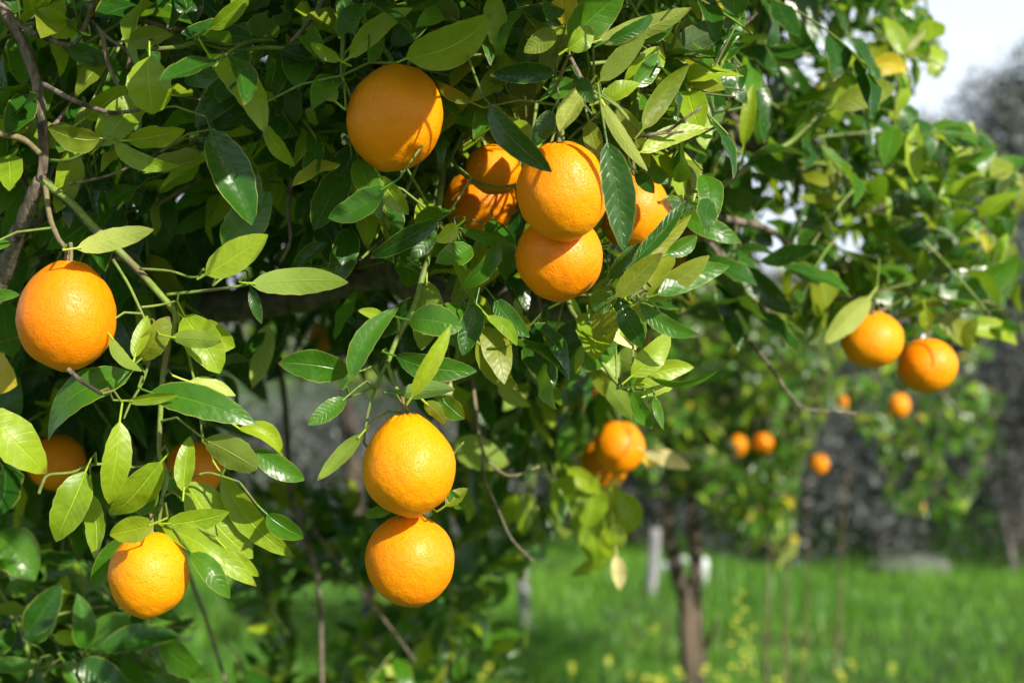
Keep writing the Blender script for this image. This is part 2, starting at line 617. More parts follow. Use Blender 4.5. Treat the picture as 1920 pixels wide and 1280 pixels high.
def leaves_mesh(P, A, N, L, W, tone, rows=6, fold=0.28, bow=0.08, arc=0.05, jitter=True):
    """P base points, A axis, N normals (n,3), L, W (n,), tone idx (n,). returns V,F,UV,rnd,midx"""
    n = len(P)
    A = norm(A)
    N = norm(N - A * (A * N).sum(1, keepdims=True))
    S = np.cross(A, N)
    s = np.linspace(0, 1, rows + 1)
    prof = (np.clip(s, 0.002, 1) ** 0.62) * (np.clip(1 - s, 0.0, 1) ** 0.78)
    prof = prof / PMAX[1.0]
    prof = np.maximum(prof, 0.02)
    fo = fold * (0.2 + 2.4 * rng.random(n) ** 1.6)
    bo = bow * rng.normal(0.4, 1.0, n)
    ar = arc * rng.normal(0, 1.0, n)
    cu = np.abs(rng.normal(0, 0.28, n))
    ph = rng.random(n) * 6
    V = np.empty((n, rows + 1, 3, 3))
    for i, si in enumerate(s):
        c = P + A * (L * si)[:, None] + S * (ar * L * 4 * si * (1 - si))[:, None] + N * (bo * L * 4 * si * (1 - si) - cu * L * si * si)[:, None]
        hw = prof[i] * W / 2
        wv = 0.09 * W * np.sin(si * 12 + ph) * math.sin(math.pi * si)
        V[:, i, 1] = c
        V[:, i, 0] = c - S * (hw * np.cos(fo))[:, None] + N * (hw * np.sin(fo) + wv)[:, None]
        V[:, i, 2] = c + S * (hw * np.cos(fo))[:, None] + N * (hw * np.sin(fo) - wv)[:, None]
    V = V.reshape(-1, 3)
    nv = (rows + 1) * 3
    f = []
    for i in range(rows):
        for k in range(2):
            a = i * 3 + k
            f.append((a, a + 1, a + 4, a + 3))
    f = np.array(f)
    F = (f[None] + (np.arange(n) * nv)[:, None, None]).reshape(-1, 4)
    uv = np.stack([np.repeat(s, 3), np.tile([0, 0.5, 1.0], rows + 1)], 1)
    UV = np.tile(uv, (n, 1))
    rnd = np.repeat(rng.random(n), nv)
    midx = np.repeat(tone, len(f))
    return V, F, UV, rnd, midx


def project(P):
    return 960 + P[:, 0] / P[:, 1] * FPX, 640 - (P[:, 2] - CAMZ) / P[:, 1] * FPX


def sprays(starts, dirs, lens, leaf_len, spacing=0.021, droop=0.25, face=None, spread=0.9):
    """twigs with alternate leaves; returns leaf arrays and twig polylines"""
    P, A, N, L, tw = [], [], [], [], []
    if face is None:
        face = np.array([0.35, -0.55, 0.75])
    for st, d, ln in zip(starts, dirs, lens):
        d = d / np.linalg.norm(d)
        k = max(3, int(ln / spacing))
        side0 = np.cross(d, [0.2, 0.3, 1.0])
        side0 /= max(np.linalg.norm(side0), 1e-6)
        up0 = np.cross(side0, d)
        pts = []
        ang = rng.random() * 6.28
        pos = st.copy()
        dd = d.copy()
        wob = rng.normal(0, 0.5, 3)
        for i in range(k):
            t = i / (k - 1)
            pts.append(pos.copy())
            ang += 2.4 + rng.normal(0, 0.35)
            out = side0 * math.cos(ang) + up0 * math.sin(ang)
            sp = spread * (1 - 0.55 * t)
            a = dd * (0.55 + 0.7 * t) + out * sp + np.array([0, 0, -droop * (0.4 + rng.random())]) + rng.normal(0, 0.12, 3)
            nn = face + rng.normal(0, 0.42, 3) + out * 0.15
            P.append(pos + a / np.linalg.norm(a) * 0.008)
            A.append(a)
            N.append(nn)
            L.append(leaf_len * (0.62 + 0.6 * rng.random()) * (1 - 0.25 * abs(t - 0.55)))
            dd = dd + np.array([0, 0, -0.035]) + wob * 0.03
            dd = dd / np.linalg.norm(dd)
            pos = pos + dd * (ln / k)
        tw.append(pts)
    return np.array(P), np.array(A), np.array(N), np.array(L), tw


def twig_mesh(tw, r0=0.0016, r1=0.0009, sides=4):
    V, F = [], []
    for pts in tw:
        P = np.array(pts)
        n = len(P)
        if n < 2:
            continue
        t = norm(np.gradient(P, axis=0))
        s = norm(np.cross(t, np.array([0.3, 0.2, 0.93])))
        u = np.cross(s, t)
        b = len(V) and sum(len(x) for x in V) or 0
        rr = np.linspace(r0, r1, n)[:, None]
        ring = [P + (s * math.cos(a) + u * math.sin(a)) * rr for a in [2 * math.pi * k / sides for k in range(sides)]]
        Vr = np.stack(ring, 1).reshape(-1, 3)
        F.append((n, b))
        V.append(Vr)
    allV = np.concatenate(V)
    allF = []
    for n, b in F:
        i, k = np.meshgrid(np.arange(n - 1), np.arange(sides), indexing='ij')
        a0 = b + i * sides + k
        a1 = b + i * sides + (k + 1) % sides
        allF.append(np.stack([a0, a1, a1 + sides, a0 + sides], -1).reshape(-1, 4))
    return allV, np.concatenate(allF)


def pick_tones(n, p):
    return rng.choice(len(TONES), size=n, p=np.array(p) / sum(p))


MATS_ALL = [MAT_LEAF[t] for t in TONES]


def in_poly(x, y, poly):
    inside = np.zeros(len(x), dtype=bool)
    n = len(poly)
    j = n - 1
    for i in range(n):
        xi, yi = poly[i]
        xj, yj = poly[j]
        c = ((yi > y) != (yj > y)) & (x < (xj - xi) * (y - yi) / (yj - yi + 1e-12) + xi)
        inside ^= c
        j = i
    return inside


# ================================================================ FOREGROUND ORANGE TREE
tree = bpy.data.objects.new("orange_tree", None)
COL.objects.link(tree)
tree.location = (-1.25, 2.35, 0.0)
set_props(tree, "large leafy orange tree filling the foreground, boughs hanging from the left", "tree")

BR = M_BARK
# trunk and limbs
V, F = tube_data([(-1.25, 2.35, -0.05), (-1.22, 2.36, 0.35), (-1.15, 2.3, 0.8), (-1.08, 2.3, 1.15), (-1.1, 2.35, 1.6), (-1.2, 2.4, 2.1), (-1.1, 2.5, 2.6)],
                 [0.12, 0.095, 0.085, 0.075, 0.06, 0.045, 0.02], 14, 6, 0.12)
link_mesh("trunk", V, F, M_LIMB, tree)
branch("limb", [(-420, 900, 2.3), (-150, 690, 2.1), (60, 620, 1.95), (240, 590, 1.9), (430, 572, 1.85), (560, 560, 1.8), (660, 530, 1.75), (760, 512, 1.72)], 0.034, 0.012, M_LIMB, tree, 12, 0.2)
branch("limb", [(-420, 560, 2.3), (0, 330, 2.2), (330, 300, 2.0), (560, 360, 1.8), (650, 425, 1.7), (730, 490, 1.62), (800, 550, 1.58), (870, 568, 1.56), (950, 560, 1.5), (1010, 572, 1.45), (1085, 598, 1.42)], 0.04, 0.009, M_LIMB, tree, 12, 0.28)
branch("limb", [(-420, 300, 2.4), (100, 60, 2.3), (600, 0, 2.2), (1000, 60, 2.1), (1250, 150, 2.0), (1400, 260, 2.05), (1560, 360, 2.05), (1700, 400, 2.1)], 0.045, 0.006, M_LIMB, tree, 12, 0.15)
branch("limb", [(330, 300, 2.0), (640, 190, 1.85), (900, 200, 1.7), (1100, 260, 1.6), (1290, 350, 1.55), (1345, 398, 1.55)], 0.02, 0.005, M_LIMB, tree, 10, 0.15)
# traced boughs
branch("branch", [(-30, -30, 1.22), (20, 40, 1.22), (60, 125, 1.21), (76, 200, 1.2), (82, 290, 1.2), (76, 340, 1.2)], 0.0052, 0.0042, BR, tree)
branch("branch", [(76, 340, 1.2), (128, 375, 1.19), (180, 430, 1.18), (245, 492, 1.18), (300, 552, 1.17), (330, 592, 1.17), (316, 645, 1.17), (305, 710, 1.16), (300, 790, 1.16), (299, 850, 1.16), (312, 890, 1.16), (303, 940, 1.155), (297, 985, 1.155)], 0.0036, 0.0015, M_TWIG, tree, label="long grey-green twig bearing the lower left orange")
branch("branch", [(76, 335, 1.205), (128, 378, 1.192), (180, 432, 1.182), (245, 494, 1.182), (300, 553, 1.172), (330, 590, 1.172)], 0.0040, 0.0024, BR, tree)
branch("branch", [(76, 338, 1.2), (50, 400, 1.22), (25, 465, 1.25), (8, 520, 1.28), (-30, 590, 1.3)], 0.006, 0.009, BR, tree, 10, 0.3)
branch("branch", [(85, 350, 1.19), (93, 405, 1.17), (108, 445, 1.15), (124, 468, 1.14), (124, 492, 1.14)], 0.0024, 0.0017, M_STALK, tree)
branch("twig", [(212, 487, 1.17), (240, 532, 1.16), (262, 578, 1.15), (272, 600, 1.15)], 0.0014, 0.0011, M_TWIG, tree)
branch("twig", [(264, 576, 1.155), (298, 572, 1.16), (332, 564, 1.16)], 0.0011, 0.0009, M_TWIG, tree)
branch("twig", [(330, 584, 1.17), (345, 630, 1.17), (358, 685, 1.18), (374, 765, 1.18), (380, 830, 1.18)], 0.0017, 0.0011, M_TWIG, tree)
branch("twig", [(312, 552, 1.17), (372, 546, 1.165), (440, 538, 1.16), (472, 530, 1.16)], 0.0015, 0.0011, M_TWIG, tree)
branch("twig", [(262, 504, 1.17), (318, 508, 1.165), (360, 520, 1.16), (388, 512, 1.155)], 0.0012, 0.0009, M_TWIG, tree)
branch("twig", [(398, 536, 1.165), (405, 520, 1.16)], 0.0009, 0.0008, M_TWIG, tree)
branch("twig", [(280, 675, 1.15), (268, 715, 1.15), (245, 755, 1.15), (232, 785, 1.15)], 0.0012, 0.0009, M_TWIG, tree)
branch("twig", [(298, 868, 1.16), (250, 875, 1.16), (180, 870, 1.155), (135, 885, 1.15), (92, 890, 1.15), (80, 905, 1.15), (73, 925, 1.15)], 0.0011, 0.0014, M_TWIG, tree)
branch("twig", [(316, 895, 1.165), (345, 900, 1.17), (385, 886, 1.175), (415, 892, 1.175)], 0.0011, 0.0009, M_TWIG, tree)
branch("branch", [(-40, 248, 1.16), (10, 252, 1.165), (48, 264, 1.18), (74, 288, 1.19)], 0.0030, 0.0026, M_STALK, tree)
branch("twig", [(78, 156, 1.19), (138, 188, 1.17), (200, 210, 1.16), (235, 210, 1.155), (268, 205, 1.15)], 0.0024, 0.0014, BR, tree)
branch("twig", [(10, 30, 1.23), (55, 58, 1.21), (100, 78, 1.2), (140, 82, 1.2), (165, 35, 1.19), (178, -10, 1.18)], 0.0022, 0.0018, BR, tree)
branch("twig", [(165, 38, 1.21), (192, 68, 1.2), (200, 108, 1.2), (214, 148, 1.2), (230, 172, 1.2)], 0.0024, 0.0016, BR, tree)
branch("branch", [(160, 10, 1.26), (240, 30, 1.26), (330, 55, 1.27), (420, 70, 1.28)], 0.0034, 0.0026, BR, tree)
branch("twig", [(170, 38, 1.2), (200, 70, 1.2), (240, 98, 1.2), (238, 130, 1.2)], 0.0018, 0.0012, BR, tree)
branch("branch", [(282, 93, 1.16), (338, 88, 1.16), (372, 80, 1.16), (432, 92, 1.17), (500, 90, 1.18), (580, 90, 1.19), (640, 60, 1.21)], 0.0019, 0.0022, M_TWIG, tree)
branch("twig", [(545, 80, 1.17), (580, 40, 1.17), (612, -10, 1.17)], 0.0018, 0.0018, BR, tree)
branch("twig", [(130, 345, 1.18), (200, 330, 1.18), (260, 305, 1.18), (300, 285, 1.18)], 0.0014, 0.001, BR, tree)
branch("twig", [(95, 300, 1.18), (130, 300, 1.16), (180, 275, 1.15)], 0.0014, 0.0012, M_TWIG, tree)
branch("twig", [(250, 485, 1.22), (200, 480, 1.24), (150, 440, 1.26), (60, 500, 1.3)], 0.0018, 0.0022, BR, tree)
branch("branch", [(840, 240, 1.30), (825, 370, 1.24), (812, 450, 1.20), (792, 520, 1.19), (776, 575, 1.18), (748, 628, 1.17), (726, 680, 1.165)], 0.0032, 0.0021, M_TWIG, tree)
branch("twig", [(726, 680, 1.165), (706, 722, 1.165), (690, 772, 1.165), (682, 830, 1.165)], 0.0016, 0.0009, M_TWIG, tree)
branch("twig", [(726, 682, 1.165), (740, 722, 1.16), (756, 748, 1.155), (762, 775, 1.15)], 0.0019, 0.0015, M_TWIG, tree)
branch("twig", [(704, 722, 1.166), (672, 738, 1.168), (642, 748, 1.168)], 0.001, 0.0008, M_TWIG, tree)
branch("twig", [(862, 430, 1.25), (885, 560, 1.24), (868, 600, 1.2)], 0.0012, 0.0009, M_TWIG, tree)
branch("twig", [(810, 400, 1.21), (835, 425, 1.2), (860, 428, 1.19), (880, 432, 1.19)], 0.001, 0.0009, M_TWIG, tree)
branch("branch", [(1085, 470, 1.34), (1066, 560, 1.25), (1085, 602, 1.22), (1106, 634, 1.2), (1132, 684, 1.19), (1168, 728, 1.18), (1210, 730, 1.18)], 0.0026, 0.0013, M_TWIG, tree)
branch("twig", [(1085, 565, 1.2), (1118, 557, 1.16), (1150, 560, 1.14), (1200, 562, 1.13), (1236, 554, 1.12)], 0.0018, 0.0011, M_TWIG, tree)
branch("twig", [(1130, 557, 1.16), (1145, 525, 1.15), (1180, 497, 1.14), (1240, 478, 1.14)], 0.0014, 0.0009, M_TWIG, tree)
branch("twig", [(1010, 555, 1.35), (1012, 580, 1.34), (1016, 612, 1.33)], 0.0024, 0.0018, BR, tree)
branch("branch", [(1345, 398, 1.55), (1322, 372, 1.56), (1368, 340, 1.57), (1420, 300, 1.58), (1480, 268, 1.6), (1530, 222, 1.6), (1564, 196, 1.6)], 0.0045, 0.0020, M_TWIG, tree)
branch("twig", [(1372, 336, 1.57), (1392, 300, 1.55), (1396, 268, 1.53)], 0.0016, 0.0012, M_TWIG, tree)
branch("twig", [(1335, 368, 1.52), (1338, 320, 1.5), (1362, 272, 1.48)], 0.0014, 0.001, M_STALK, tree)
branch("branch", [(1290, 360, 1.56), (1345, 405, 1.58), (1440, 430, 1.75), (1500, 480, 1.9), (1560, 560, 1.95)], 0.0055, 0.003, BR, tree)
branch("branch", [(1300, 430, 1.62), (1345, 475, 1.66), (1375, 560, 1.7), (1378, 605, 1.72), (1430, 668, 1.75), (1480, 738, 1.78), (1512, 766, 1.78), (1605, 775, 1.78)], 0.0036, 0.0015, BR, tree, label="thin dark drooping branch in front of the far crown")
branch("branch", [(1320, 440, 1.66), (1400, 530, 1.75), (1450, 600, 1.8), (1470, 650, 1.82)], 0.0042, 0.0022, BR, tree)
branch("branch", [(885, 700, 1.62), (893, 770, 1.6), (905, 845, 1.58), (932, 880, 1.57), (962, 892, 1.56), (1012, 874, 1.56)], 0.0022, 0.0014, M_STALK, tree)
branch("branch", [(905, 840, 1.59), (906, 890, 1.6), (932, 950, 1.6), (958, 1008, 1.62), (1000, 1052, 1.62)], 0.0016, 0.001, BR, tree)
branch("branch", [(500, 640, 2.1), (530, 720, 2.15), (540, 850, 2.2), (548, 940, 2.2), (572, 1010, 2.2), (598, 1110, 2.2), (605, 1340, 2.2)], 0.0055, 0.0035, BR, tree)
branch("branch", [(548, 940, 2.2), (640, 1060, 2.25), (720, 1160, 2.3), (780, 1240, 2.3)], 0.0024, 0.0014, BR, tree)
branch("branch", [(340, 1040, 1.9), (390, 1170, 1.95), (420, 1270, 1.95), (430, 1320, 1.95)], 0.003, 0.002, BR, tree)
branch("branch", [(1232, 110, 1.36), (1290, 95, 1.38), (1345, 78, 1.4), (1385, 55, 1.4), (1420, 25, 1.4)], 0.0028, 0.0013, BR, tree)
branch("branch", [(1372, 178, 1.5), (1345, 215, 1.5), (1312, 268, 1.52), (1285, 335, 1.56)], 0.0018, 0.0032, BR, tree)
branch("twig", [(1204, 255, 1.1), (1250, 246, 1.1), (1285, 222, 1.09), (1316, 201, 1.09)], 0.0016, 0.0009, BR, tree)
branch("twig", [(1204, 255, 1.1), (1245, 250, 1.1), (1282, 247, 1.1)], 0.0013, 0.0009, BR, tree)
branch("twig", [(640, -20, 1.2), (643, 60, 1.16), (641, 142, 1.13)], 0.0021, 0.0019, M_TWIG, tree)
branch("twig", [(670, 20, 1.22), (700, 70, 1.2), (728, 103, 1.18), (735, 124, 1.17)], 0.003, 0.0026, M_TWIG, tree)
branch("twig", [(1060, 40, 1.2), (1036, 100, 1.17), (1040, 160, 1.14), (1050, 215, 1.15), (1056, 270, 1.15)], 0.0021, 0.0019, M_TWIG, tree)
branch("twig", [(1058, 92, 1.18), (1074, 120, 1.16), (1088, 146, 1.15)], 0.0028, 0.0022, BR, tree)
branch("twig", [(1088, 146, 1.16), (1115, 180, 1.14), (1150, 225, 1.13), (1200, 285, 1.12)], 0.0024, 0.0015, M_TWIG, tree)
branch("twig", [(838, 280, 1.28), (872, 330, 1.24), (930, 350, 1.22), (968, 346, 1.2)], 0.0017, 0.0012, M_TWIG, tree)
branch("twig", [(128, 692, 1.09), (150, 712, 1.085), (190, 738, 1.08)], 0.0019, 0.0015, BR, tree, label="short broken grey twig below the left orange")
branch("branch", [(60, 1290, 1.55), (100, 1250, 1.55), (160, 1240, 1.55), (200, 1215, 1.56)], 0.0022, 0.0014, M_TWIG, tree)
branch("branch", [(-30, 1060, 1.6), (40, 1180, 1.58), (60, 1290, 1.55), (60, 1400, 1.55)], 0.0022, 0.0024, M_TWIG, tree)
branch("branch", [(1130, 740, 2.15), (1110, 860, 2.2), (1120, 920, 2.2), (1150, 1000, 2.15), (1156, 1045, 2.15)], 0.0022, 0.0012, M_TWIG, tree)
branch("branch", [(1075, 640, 1.55), (1118, 700, 1.7), (1130, 750, 2.0), (1146, 790, 2.12)], 0.0026, 0.0018, M_TWIG, tree)
branch("branch", [(1560, 560, 1.95), (1620, 560, 1.85), (1660, 575, 1.78), (1640, 590, 1.76)], 0.003, 0.0018, BR, tree)
branch("branch", [(1560, 500, 1.98), (1660, 520, 1.9), (1722, 575, 1.86), (1738, 634, 1.83)], 0.0026, 0.0013, BR, tree)
branch("branch", [(1700, 400, 2.1), (1760, 380, 2.0), (1830, 340, 1.95), (1880, 330, 1.9)], 0.004, 0.0015, M_TWIG, tree)
branch("branch", [(1720, 570, 1.85), (1800, 560, 1.85), (1870, 570, 1.85)], 0.002, 0.0012, M_TWIG, tree)
branch("branch", [(1560, 360, 2.05), (1640, 220, 1.95), (1690, 110, 1.85), (1700, 90, 1.82)], 0.004, 0.0015, M_TWIG, tree)

for pts_ in ([(20, 60, 1.25), (60, 30, 1.26), (110, 20, 1.27), (180, -20, 1.28)], [(82, 250, 1.2), (120, 215, 1.23), (180, 120, 1.26), (210, 60, 1.28)],
             [(60, 430, 1.24), (110, 390, 1.26), (160, 400, 1.28), (250, 360, 1.3), (330, 300, 1.32)], [(70, 400, 1.22), (40, 330, 1.26), (10, 300, 1.28)],
             [(160, 470, 1.25), (230, 400, 1.28), (300, 380, 1.3), (380, 330, 1.32)], [(560, 300, 1.3), (540, 380, 1.3), (545, 450, 1.3), (520, 500, 1.3)],
             [(1204, 100, 1.25), (1240, 60, 1.28), (1250, 20, 1.3)], [(600, 120, 1.22), (560, 150, 1.25), (500, 160, 1.28), (440, 200, 1.3)]):
    branch("twig", pts_, 0.0026, 0.0013, BR, tree, 7, 0.2)

# ---------------------------------------------------------------- traced leaves
# base x, y, tip x, y, width px, tone, depth, {roll, arc, flip, fold, bow, curl, dt}
LV = [
 (280,107,286,214,82,'L',1.12,dict(pw=.75,roll=10,fold=.15)), (245,78,324,66,48,'O',1.14,dict(fold=.6)),
 (390,102,498,250,58,'L',1.10,dict(arc=-.12,roll=18)), (432,150,334,148,38,'G',1.19,{}),
 (396,245,474,420,84,'D',1.12,dict(fold=.45,roll=-8)), (412,265,487,402,70,'G',1.16,{}),
 (187,260,92,246,52,'O',1.13,dict(fold=.4,bow=.12)), (186,274,276,176,66,'L',1.17,{}),
 (160,222,238,160,50,'L',1.19,dict(fold=.4)), (240,264,344,248,42,'L',1.13,dict(wave=.1)),
 (214,268,325,312,34,'L',1.14,dict(arc=.1,wave=.1)), (78,272,-20,236,82,'D',1.24,{}),
 (148,60,68,20,50,'L',1.18,{}), (118,84,232,132,40,'G',1.22,{}), (402,242,462,168,72,'D',1.21,{}),
 (497,232,551,313,30,'L',1.12,dict(roll=30)), (518,328,630,240,76,'D',1.24,{}), (395,55,470,-6,34,'L',1.15,{}),
 (762,110,922,27,80,'L',1.08,dict(arc=.08,roll=12,fold=.12)), (655,109,774,15,46,'L',1.10,dict(fold=.5,arc=-.05)),
 (637,114,582,80,28,'L',1.10,dict(fold=.5)), (630,192,588,148,44,'U',1.13,dict(fold=.4)),
 (664,64,636,-12,44,'G',1.14,dict(fold=.4)), (722,92,795,0,72,'D',1.22,{}), (736,86,815,-26,60,'G',1.2,{}),
 (668,96,650,184,38,'D',1.18,{}), (562,98,566,170,32,'D',1.19,{}), (926,-14,938,104,46,'L',1.12,dict(roll=20)),
 (1040,136,918,141,42,'D',1.12,dict(bow=-.1)), (918,196,1031,320,50,'D',1.045,dict(arc=.06,fold=.2)),
 (882,192,814,154,26,'O',1.16,{}), (722,352,612,409,50,'G',1.10,dict(arc=-.06,fold=.25)),
 (650,312,588,430,62,'D',1.17,dict(fold=.2)), (712,330,766,402,44,'L',1.15,dict(fold=.5)),
 (822,414,694,484,40,'D',1.11,dict(arc=.05,fold=.35)), (858,424,817,453,34,'L',1.11,dict(fold=.4)),
 (598,398,652,512,62,'D',1.33,dict(fold=.4)), (470,532,653,533,52,'O',1.11,dict(flip=1,fold=.12,arc=-.05,tone='L')),
 (704,362,726,452,22,'O',1.2,{}), (858,440,876,508,28,'D',1.16,dict(fold=.4)), (866,430,966,458,24,'G',1.17,{}),
 (886,556,850,478,38,'L',1.19,dict(fold=.6,arc=.1)), (905,440,888,550,36,'L',1.25,{}),
 (767,601,864,612,58,'G',1.12,dict(fold=.12,pw=.75)), (892,570,868,668,50,'D',1.16,dict(fold=.5)),
 (928,562,988,628,40,'G',1.18,{}), (912,592,970,648,26,'L',1.17,dict(arc=-.12)),
 (657,710,743,574,46,'G',1.12,dict(arc=-.1,fold=.35)), (716,592,678,582,22,'L',1.14,{}),
 (656,696,522,681,58,'G',1.14,dict(arc=.07,fold=.2)), (772,744,845,611,38,'L',1.08,dict(fold=.5,roll=14)),
 (743,668,893,695,50,'G',1.13,dict(arc=.05,fold=.2)), (748,738,853,730,38,'G',1.11,dict(flip=1,fold=.5)),
 (648,746,582,794,36,'G',1.13,dict(fold=.3)), (678,814,595,901,36,'L',1.12,dict(flip=1,fold=.6)),
 (826,744,870,786,40,'G',1.15,{}), (796,754,838,790,30,'L',1.14,dict(flip=1)), (894,640,974,734,42,'O',1.17,dict(arc=.08)),
 (934,716,993,766,32,'U',1.42,{}), (738,952,677,969,22,'G',1.16,{}), (836,948,876,914,30,'O',1.16,dict(fold=.5)),
 (842,918,872,956,26,'G',1.16,dict(fold=.5)), (986,645,1042,722,56,'D',1.27,dict(fold=.4)),
 (1035,655,1018,722,36,'G',1.28,dict(fold=.6,roll=30)), (850,830,948,872,62,'L',1.75,dict(flip=1)),
 (840,700,838,802,26,'C',1.36,{}),
 (143,466,289,432,42,'U',1.09,dict(arc=-.04,flip=1,fold=.15)), (386,515,498,439,60,'L',1.11,dict(fold=.12)),
 (418,462,512,364,76,'G',1.17,dict(fold=.15)), (252,671,276,592,32,'L',1.12,dict(fold=.4)),
 (256,673,314,602,50,'O',1.14,dict(fold=.3,pw=.75)), (208,632,266,694,24,'L',1.12,dict(flip=1,arc=.1)),
 (322,633,413,640,36,'L',1.12,dict(flip=1,fold=.25)), (346,592,412,696,72,'L',1.15,dict(pw=.75,wave=.09)),
 (350,600,436,650,56,'L',1.16,dict(pw=.75,wave=.1)),
 (246,698,71,811,64,'G',1.15,dict(arc=.06,fold=.15)), (281,736,469,783,62,'G',1.11,dict(arc=-.03,fold=.15)),
 (240,752,332,742,24,'L',1.10,dict(fold=.5)), (354,716,442,736,28,'U',1.14,{}), (-40,770,89,886,80,'L',1.11,dict(fold=.15)),
 (-50,680,32,722,84,'Y',1.3,dict(roll=0)), (224,790,206,946,54,'L',1.10,dict(fold=.25,arc=.03)),
 (447,803,533,852,42,'L',1.14,dict(fold=.6,arc=-.14,bow=.15)), (384,824,482,880,60,'O',1.12,dict(flip=1,pw=.75,fold=.2)),
 (474,845,571,899,46,'G',1.15,dict(arc=.04)), (-20,556,30,550,26,'G',1.15,{}), (-20,466,20,454,20,'G',1.15,{}),
 (470,540,490,606,22,'D',1.2,{}),
 (160,884,98,1014,70,'L',1.11,dict(fold=.3,arc=-.06)), (170,925,182,1046,42,'L',1.13,dict(fold=.4)),
 (302,866,206,966,64,'L',1.14,dict(fold=.15)), (298,900,206,946,50,'G',1.17,{}), (308,888,342,926,36,'G',1.18,{}),
 (344,922,356,814,40,'L',1.11,dict(fold=.4)), (288,982,203,1006,54,'L',1.085,dict(fold=.35)),
 (312,982,426,968,44,'L',1.145,dict(fold=.15)), (350,904,477,1048,86,'L',1.19,dict(fold=.12,arc=.04)),
 (416,890,547,1050,54,'L',1.2,dict(arc=.07,fold=.3)), (304,987,480,1096,54,'L',1.15,dict(arc=-.02,fold=.35)),
 (358,1036,431,1118,42,'G',1.13,dict(fold=.3)), (424,1030,485,1080,26,'L',1.14,{}), (500,964,567,1014,44,'G',1.15,dict(fold=.35)),
 (228,1008,168,1104,46,'G',1.17,{}), (260,968,292,905,34,'G',1.17,{}),
 (1066,76,1172,-14,74,'G',1.12,{}), (1120,78,1294,12,44,'U',1.10,dict(flip=1,arc=.05)), (1140,78,1232,28,30,'D',1.09,{}),
 (1206,78,1263,50,24,'G',1.12,{}), (976,52,952,-8,42,'D',1.14,{}), (1042,58,984,96,42,'O',1.10,dict(fold=.35)),
 (984,14,1054,48,28,'D',1.12,{}), (1062,52,1054,-24,60,'Y',1.15,dict(wave=.1)), (1064,92,1114,50,44,'L',1.09,{}),
 (1126,152,1214,60,40,'O',1.07,dict(fold=.2,flip=1)), (1188,162,1233,102,42,'G',1.11,dict(fold=.4)),
 (1170,156,1248,88,56,'L',1.14,dict(vein=1)), (1128,190,1199,154,36,'L',1.10,{}), (1206,242,1290,122,42,'O',1.08,dict(fold=.3,roll=10)),
 (1202,286,1333,235,38,'L',1.10,dict(arc=-.07,fold=.2)), (1104,162,1044,240,50,'U',1.08,dict(fold=.55,pw=.75)),
 (1084,148,1112,194,32,'D',1.06,{}), (1036,208,998,272,40,'D',1.10,{}), (1030,180,1075,150,40,'G',1.13,{}),
 (1138,268,1173,466,70,'D',1.03,dict(fold=.5,arc=-.03,roll=-12)), (1128,190,1212,320,26,'U',1.08,dict(flip=1)),
 (1160,200,1218,312,44,'O',1.11,{}), (1104,228,1124,302,36,'O',1.13,{}), (1192,322,1226,362,30,'D',1.16,{}),
 (1214,332,1276,322,32,'G',1.22,{}), (1186,492,1285,371,30,'D',1.07,dict(fold=.2,roll=-25)), (1192,494,1298,404,36,'O',1.08,dict(roll=25)),
 (1145,522,1202,456,34,'D',1.11,dict(fold=.3)), (1156,556,1241,479,44,'O',1.07,dict(fold=.2)),
 (1210,562,1328,481,46,'O',1.07,dict(fold=.2,roll=10)), (1234,553,1371,499,46,'G',1.06,dict(arc=-.07,fold=.15)),
 (1250,478,1308,442,36,'G',1.12,{}), (1278,400,1392,448,42,'G',1.35,dict(arc=.1)), (1254,372,1341,325,34,'G',1.3,{}),
 (1148,558,1106,572,48,'G',1.11,dict(fold=.3,pw=.75)), (1148,576,1114,634,42,'O',1.13,{}), (1164,570,1206,652,44,'D',1.12,dict(fold=.2)),
 (1200,570,1309,629,36,'G',1.09,dict(arc=.1,fold=.3)), (1190,574,1250,610,26,'L',1.1,{}), (1154,588,1196,652,34,'L',1.15,dict(fold=.5,wave=.12)),
 (1128,618,1196,652,20,'C',1.17,{}), (1184,706,1263,624,48,'L',1.11,dict(fold=.12)), (1188,724,1302,688,44,'L',1.13,dict(arc=-.1)),
 (1218,706,1348,706,14,'G',1.12,dict(roll=60)), (1214,742,1263,716,40,'U',1.14,dict(fold=.5)), (1188,734,1222,802,34,'G',1.12,dict(fold=.4)),
 (1228,744,1245,800,18,'G',1.13,{}), (1108,628,1164,704,50,'L',1.4,{}), (1134,714,1188,784,38,'L',1.45,dict(flip=1)),
 (1112,660,1136,742,40,'O',1.45,{}), (1208,845,1294,878,32,'C',1.98,dict(wave=.15)), (1064,878,1132,926,36,'L',2.05,{}),
 (1145,915,1180,1000,68,'L',2.1,dict(pw=.75)), (1086,900,1104,972,52,'L',2.15,{}), (1112,956,1118,1056,58,'L',2.1,dict(roll=0)), (1120,905,1100,990,60,'L',2.06,dict(roll=10)), (1165,925,1200,990,46,'L',2.07,dict(roll=0)), (1135,990,1150,1050,44,'L',2.05,dict(roll=0)), (1095,940,1090,1010,40,'L',2.12,{}),
 (1142,1040,1067,1080,26,'L',2.1,{}), (1160,980,1150,1030,40,'U',2.08,{}), (1156,1040,1165,1108,30,'C',2.02,{}),
 (1200,850,1235,872,24,'Y',2.1,{}),
 (1394,272,1412,158,32,'L',1.48,{}), (1562,202,1689,165,50,'O',1.58,dict(arc=-.06,fold=.15)), (1620,142,1702,132,44,'Y',1.75,dict(arc=-.2)),
 (1694,102,1661,28,36,'L',1.78,{}), (1690,102,1737,54,22,'O',1.78,{}), (1752,300,1760,228,40,'G',1.95,{}), (1775,305,1790,240,34,'G',1.95,{}),
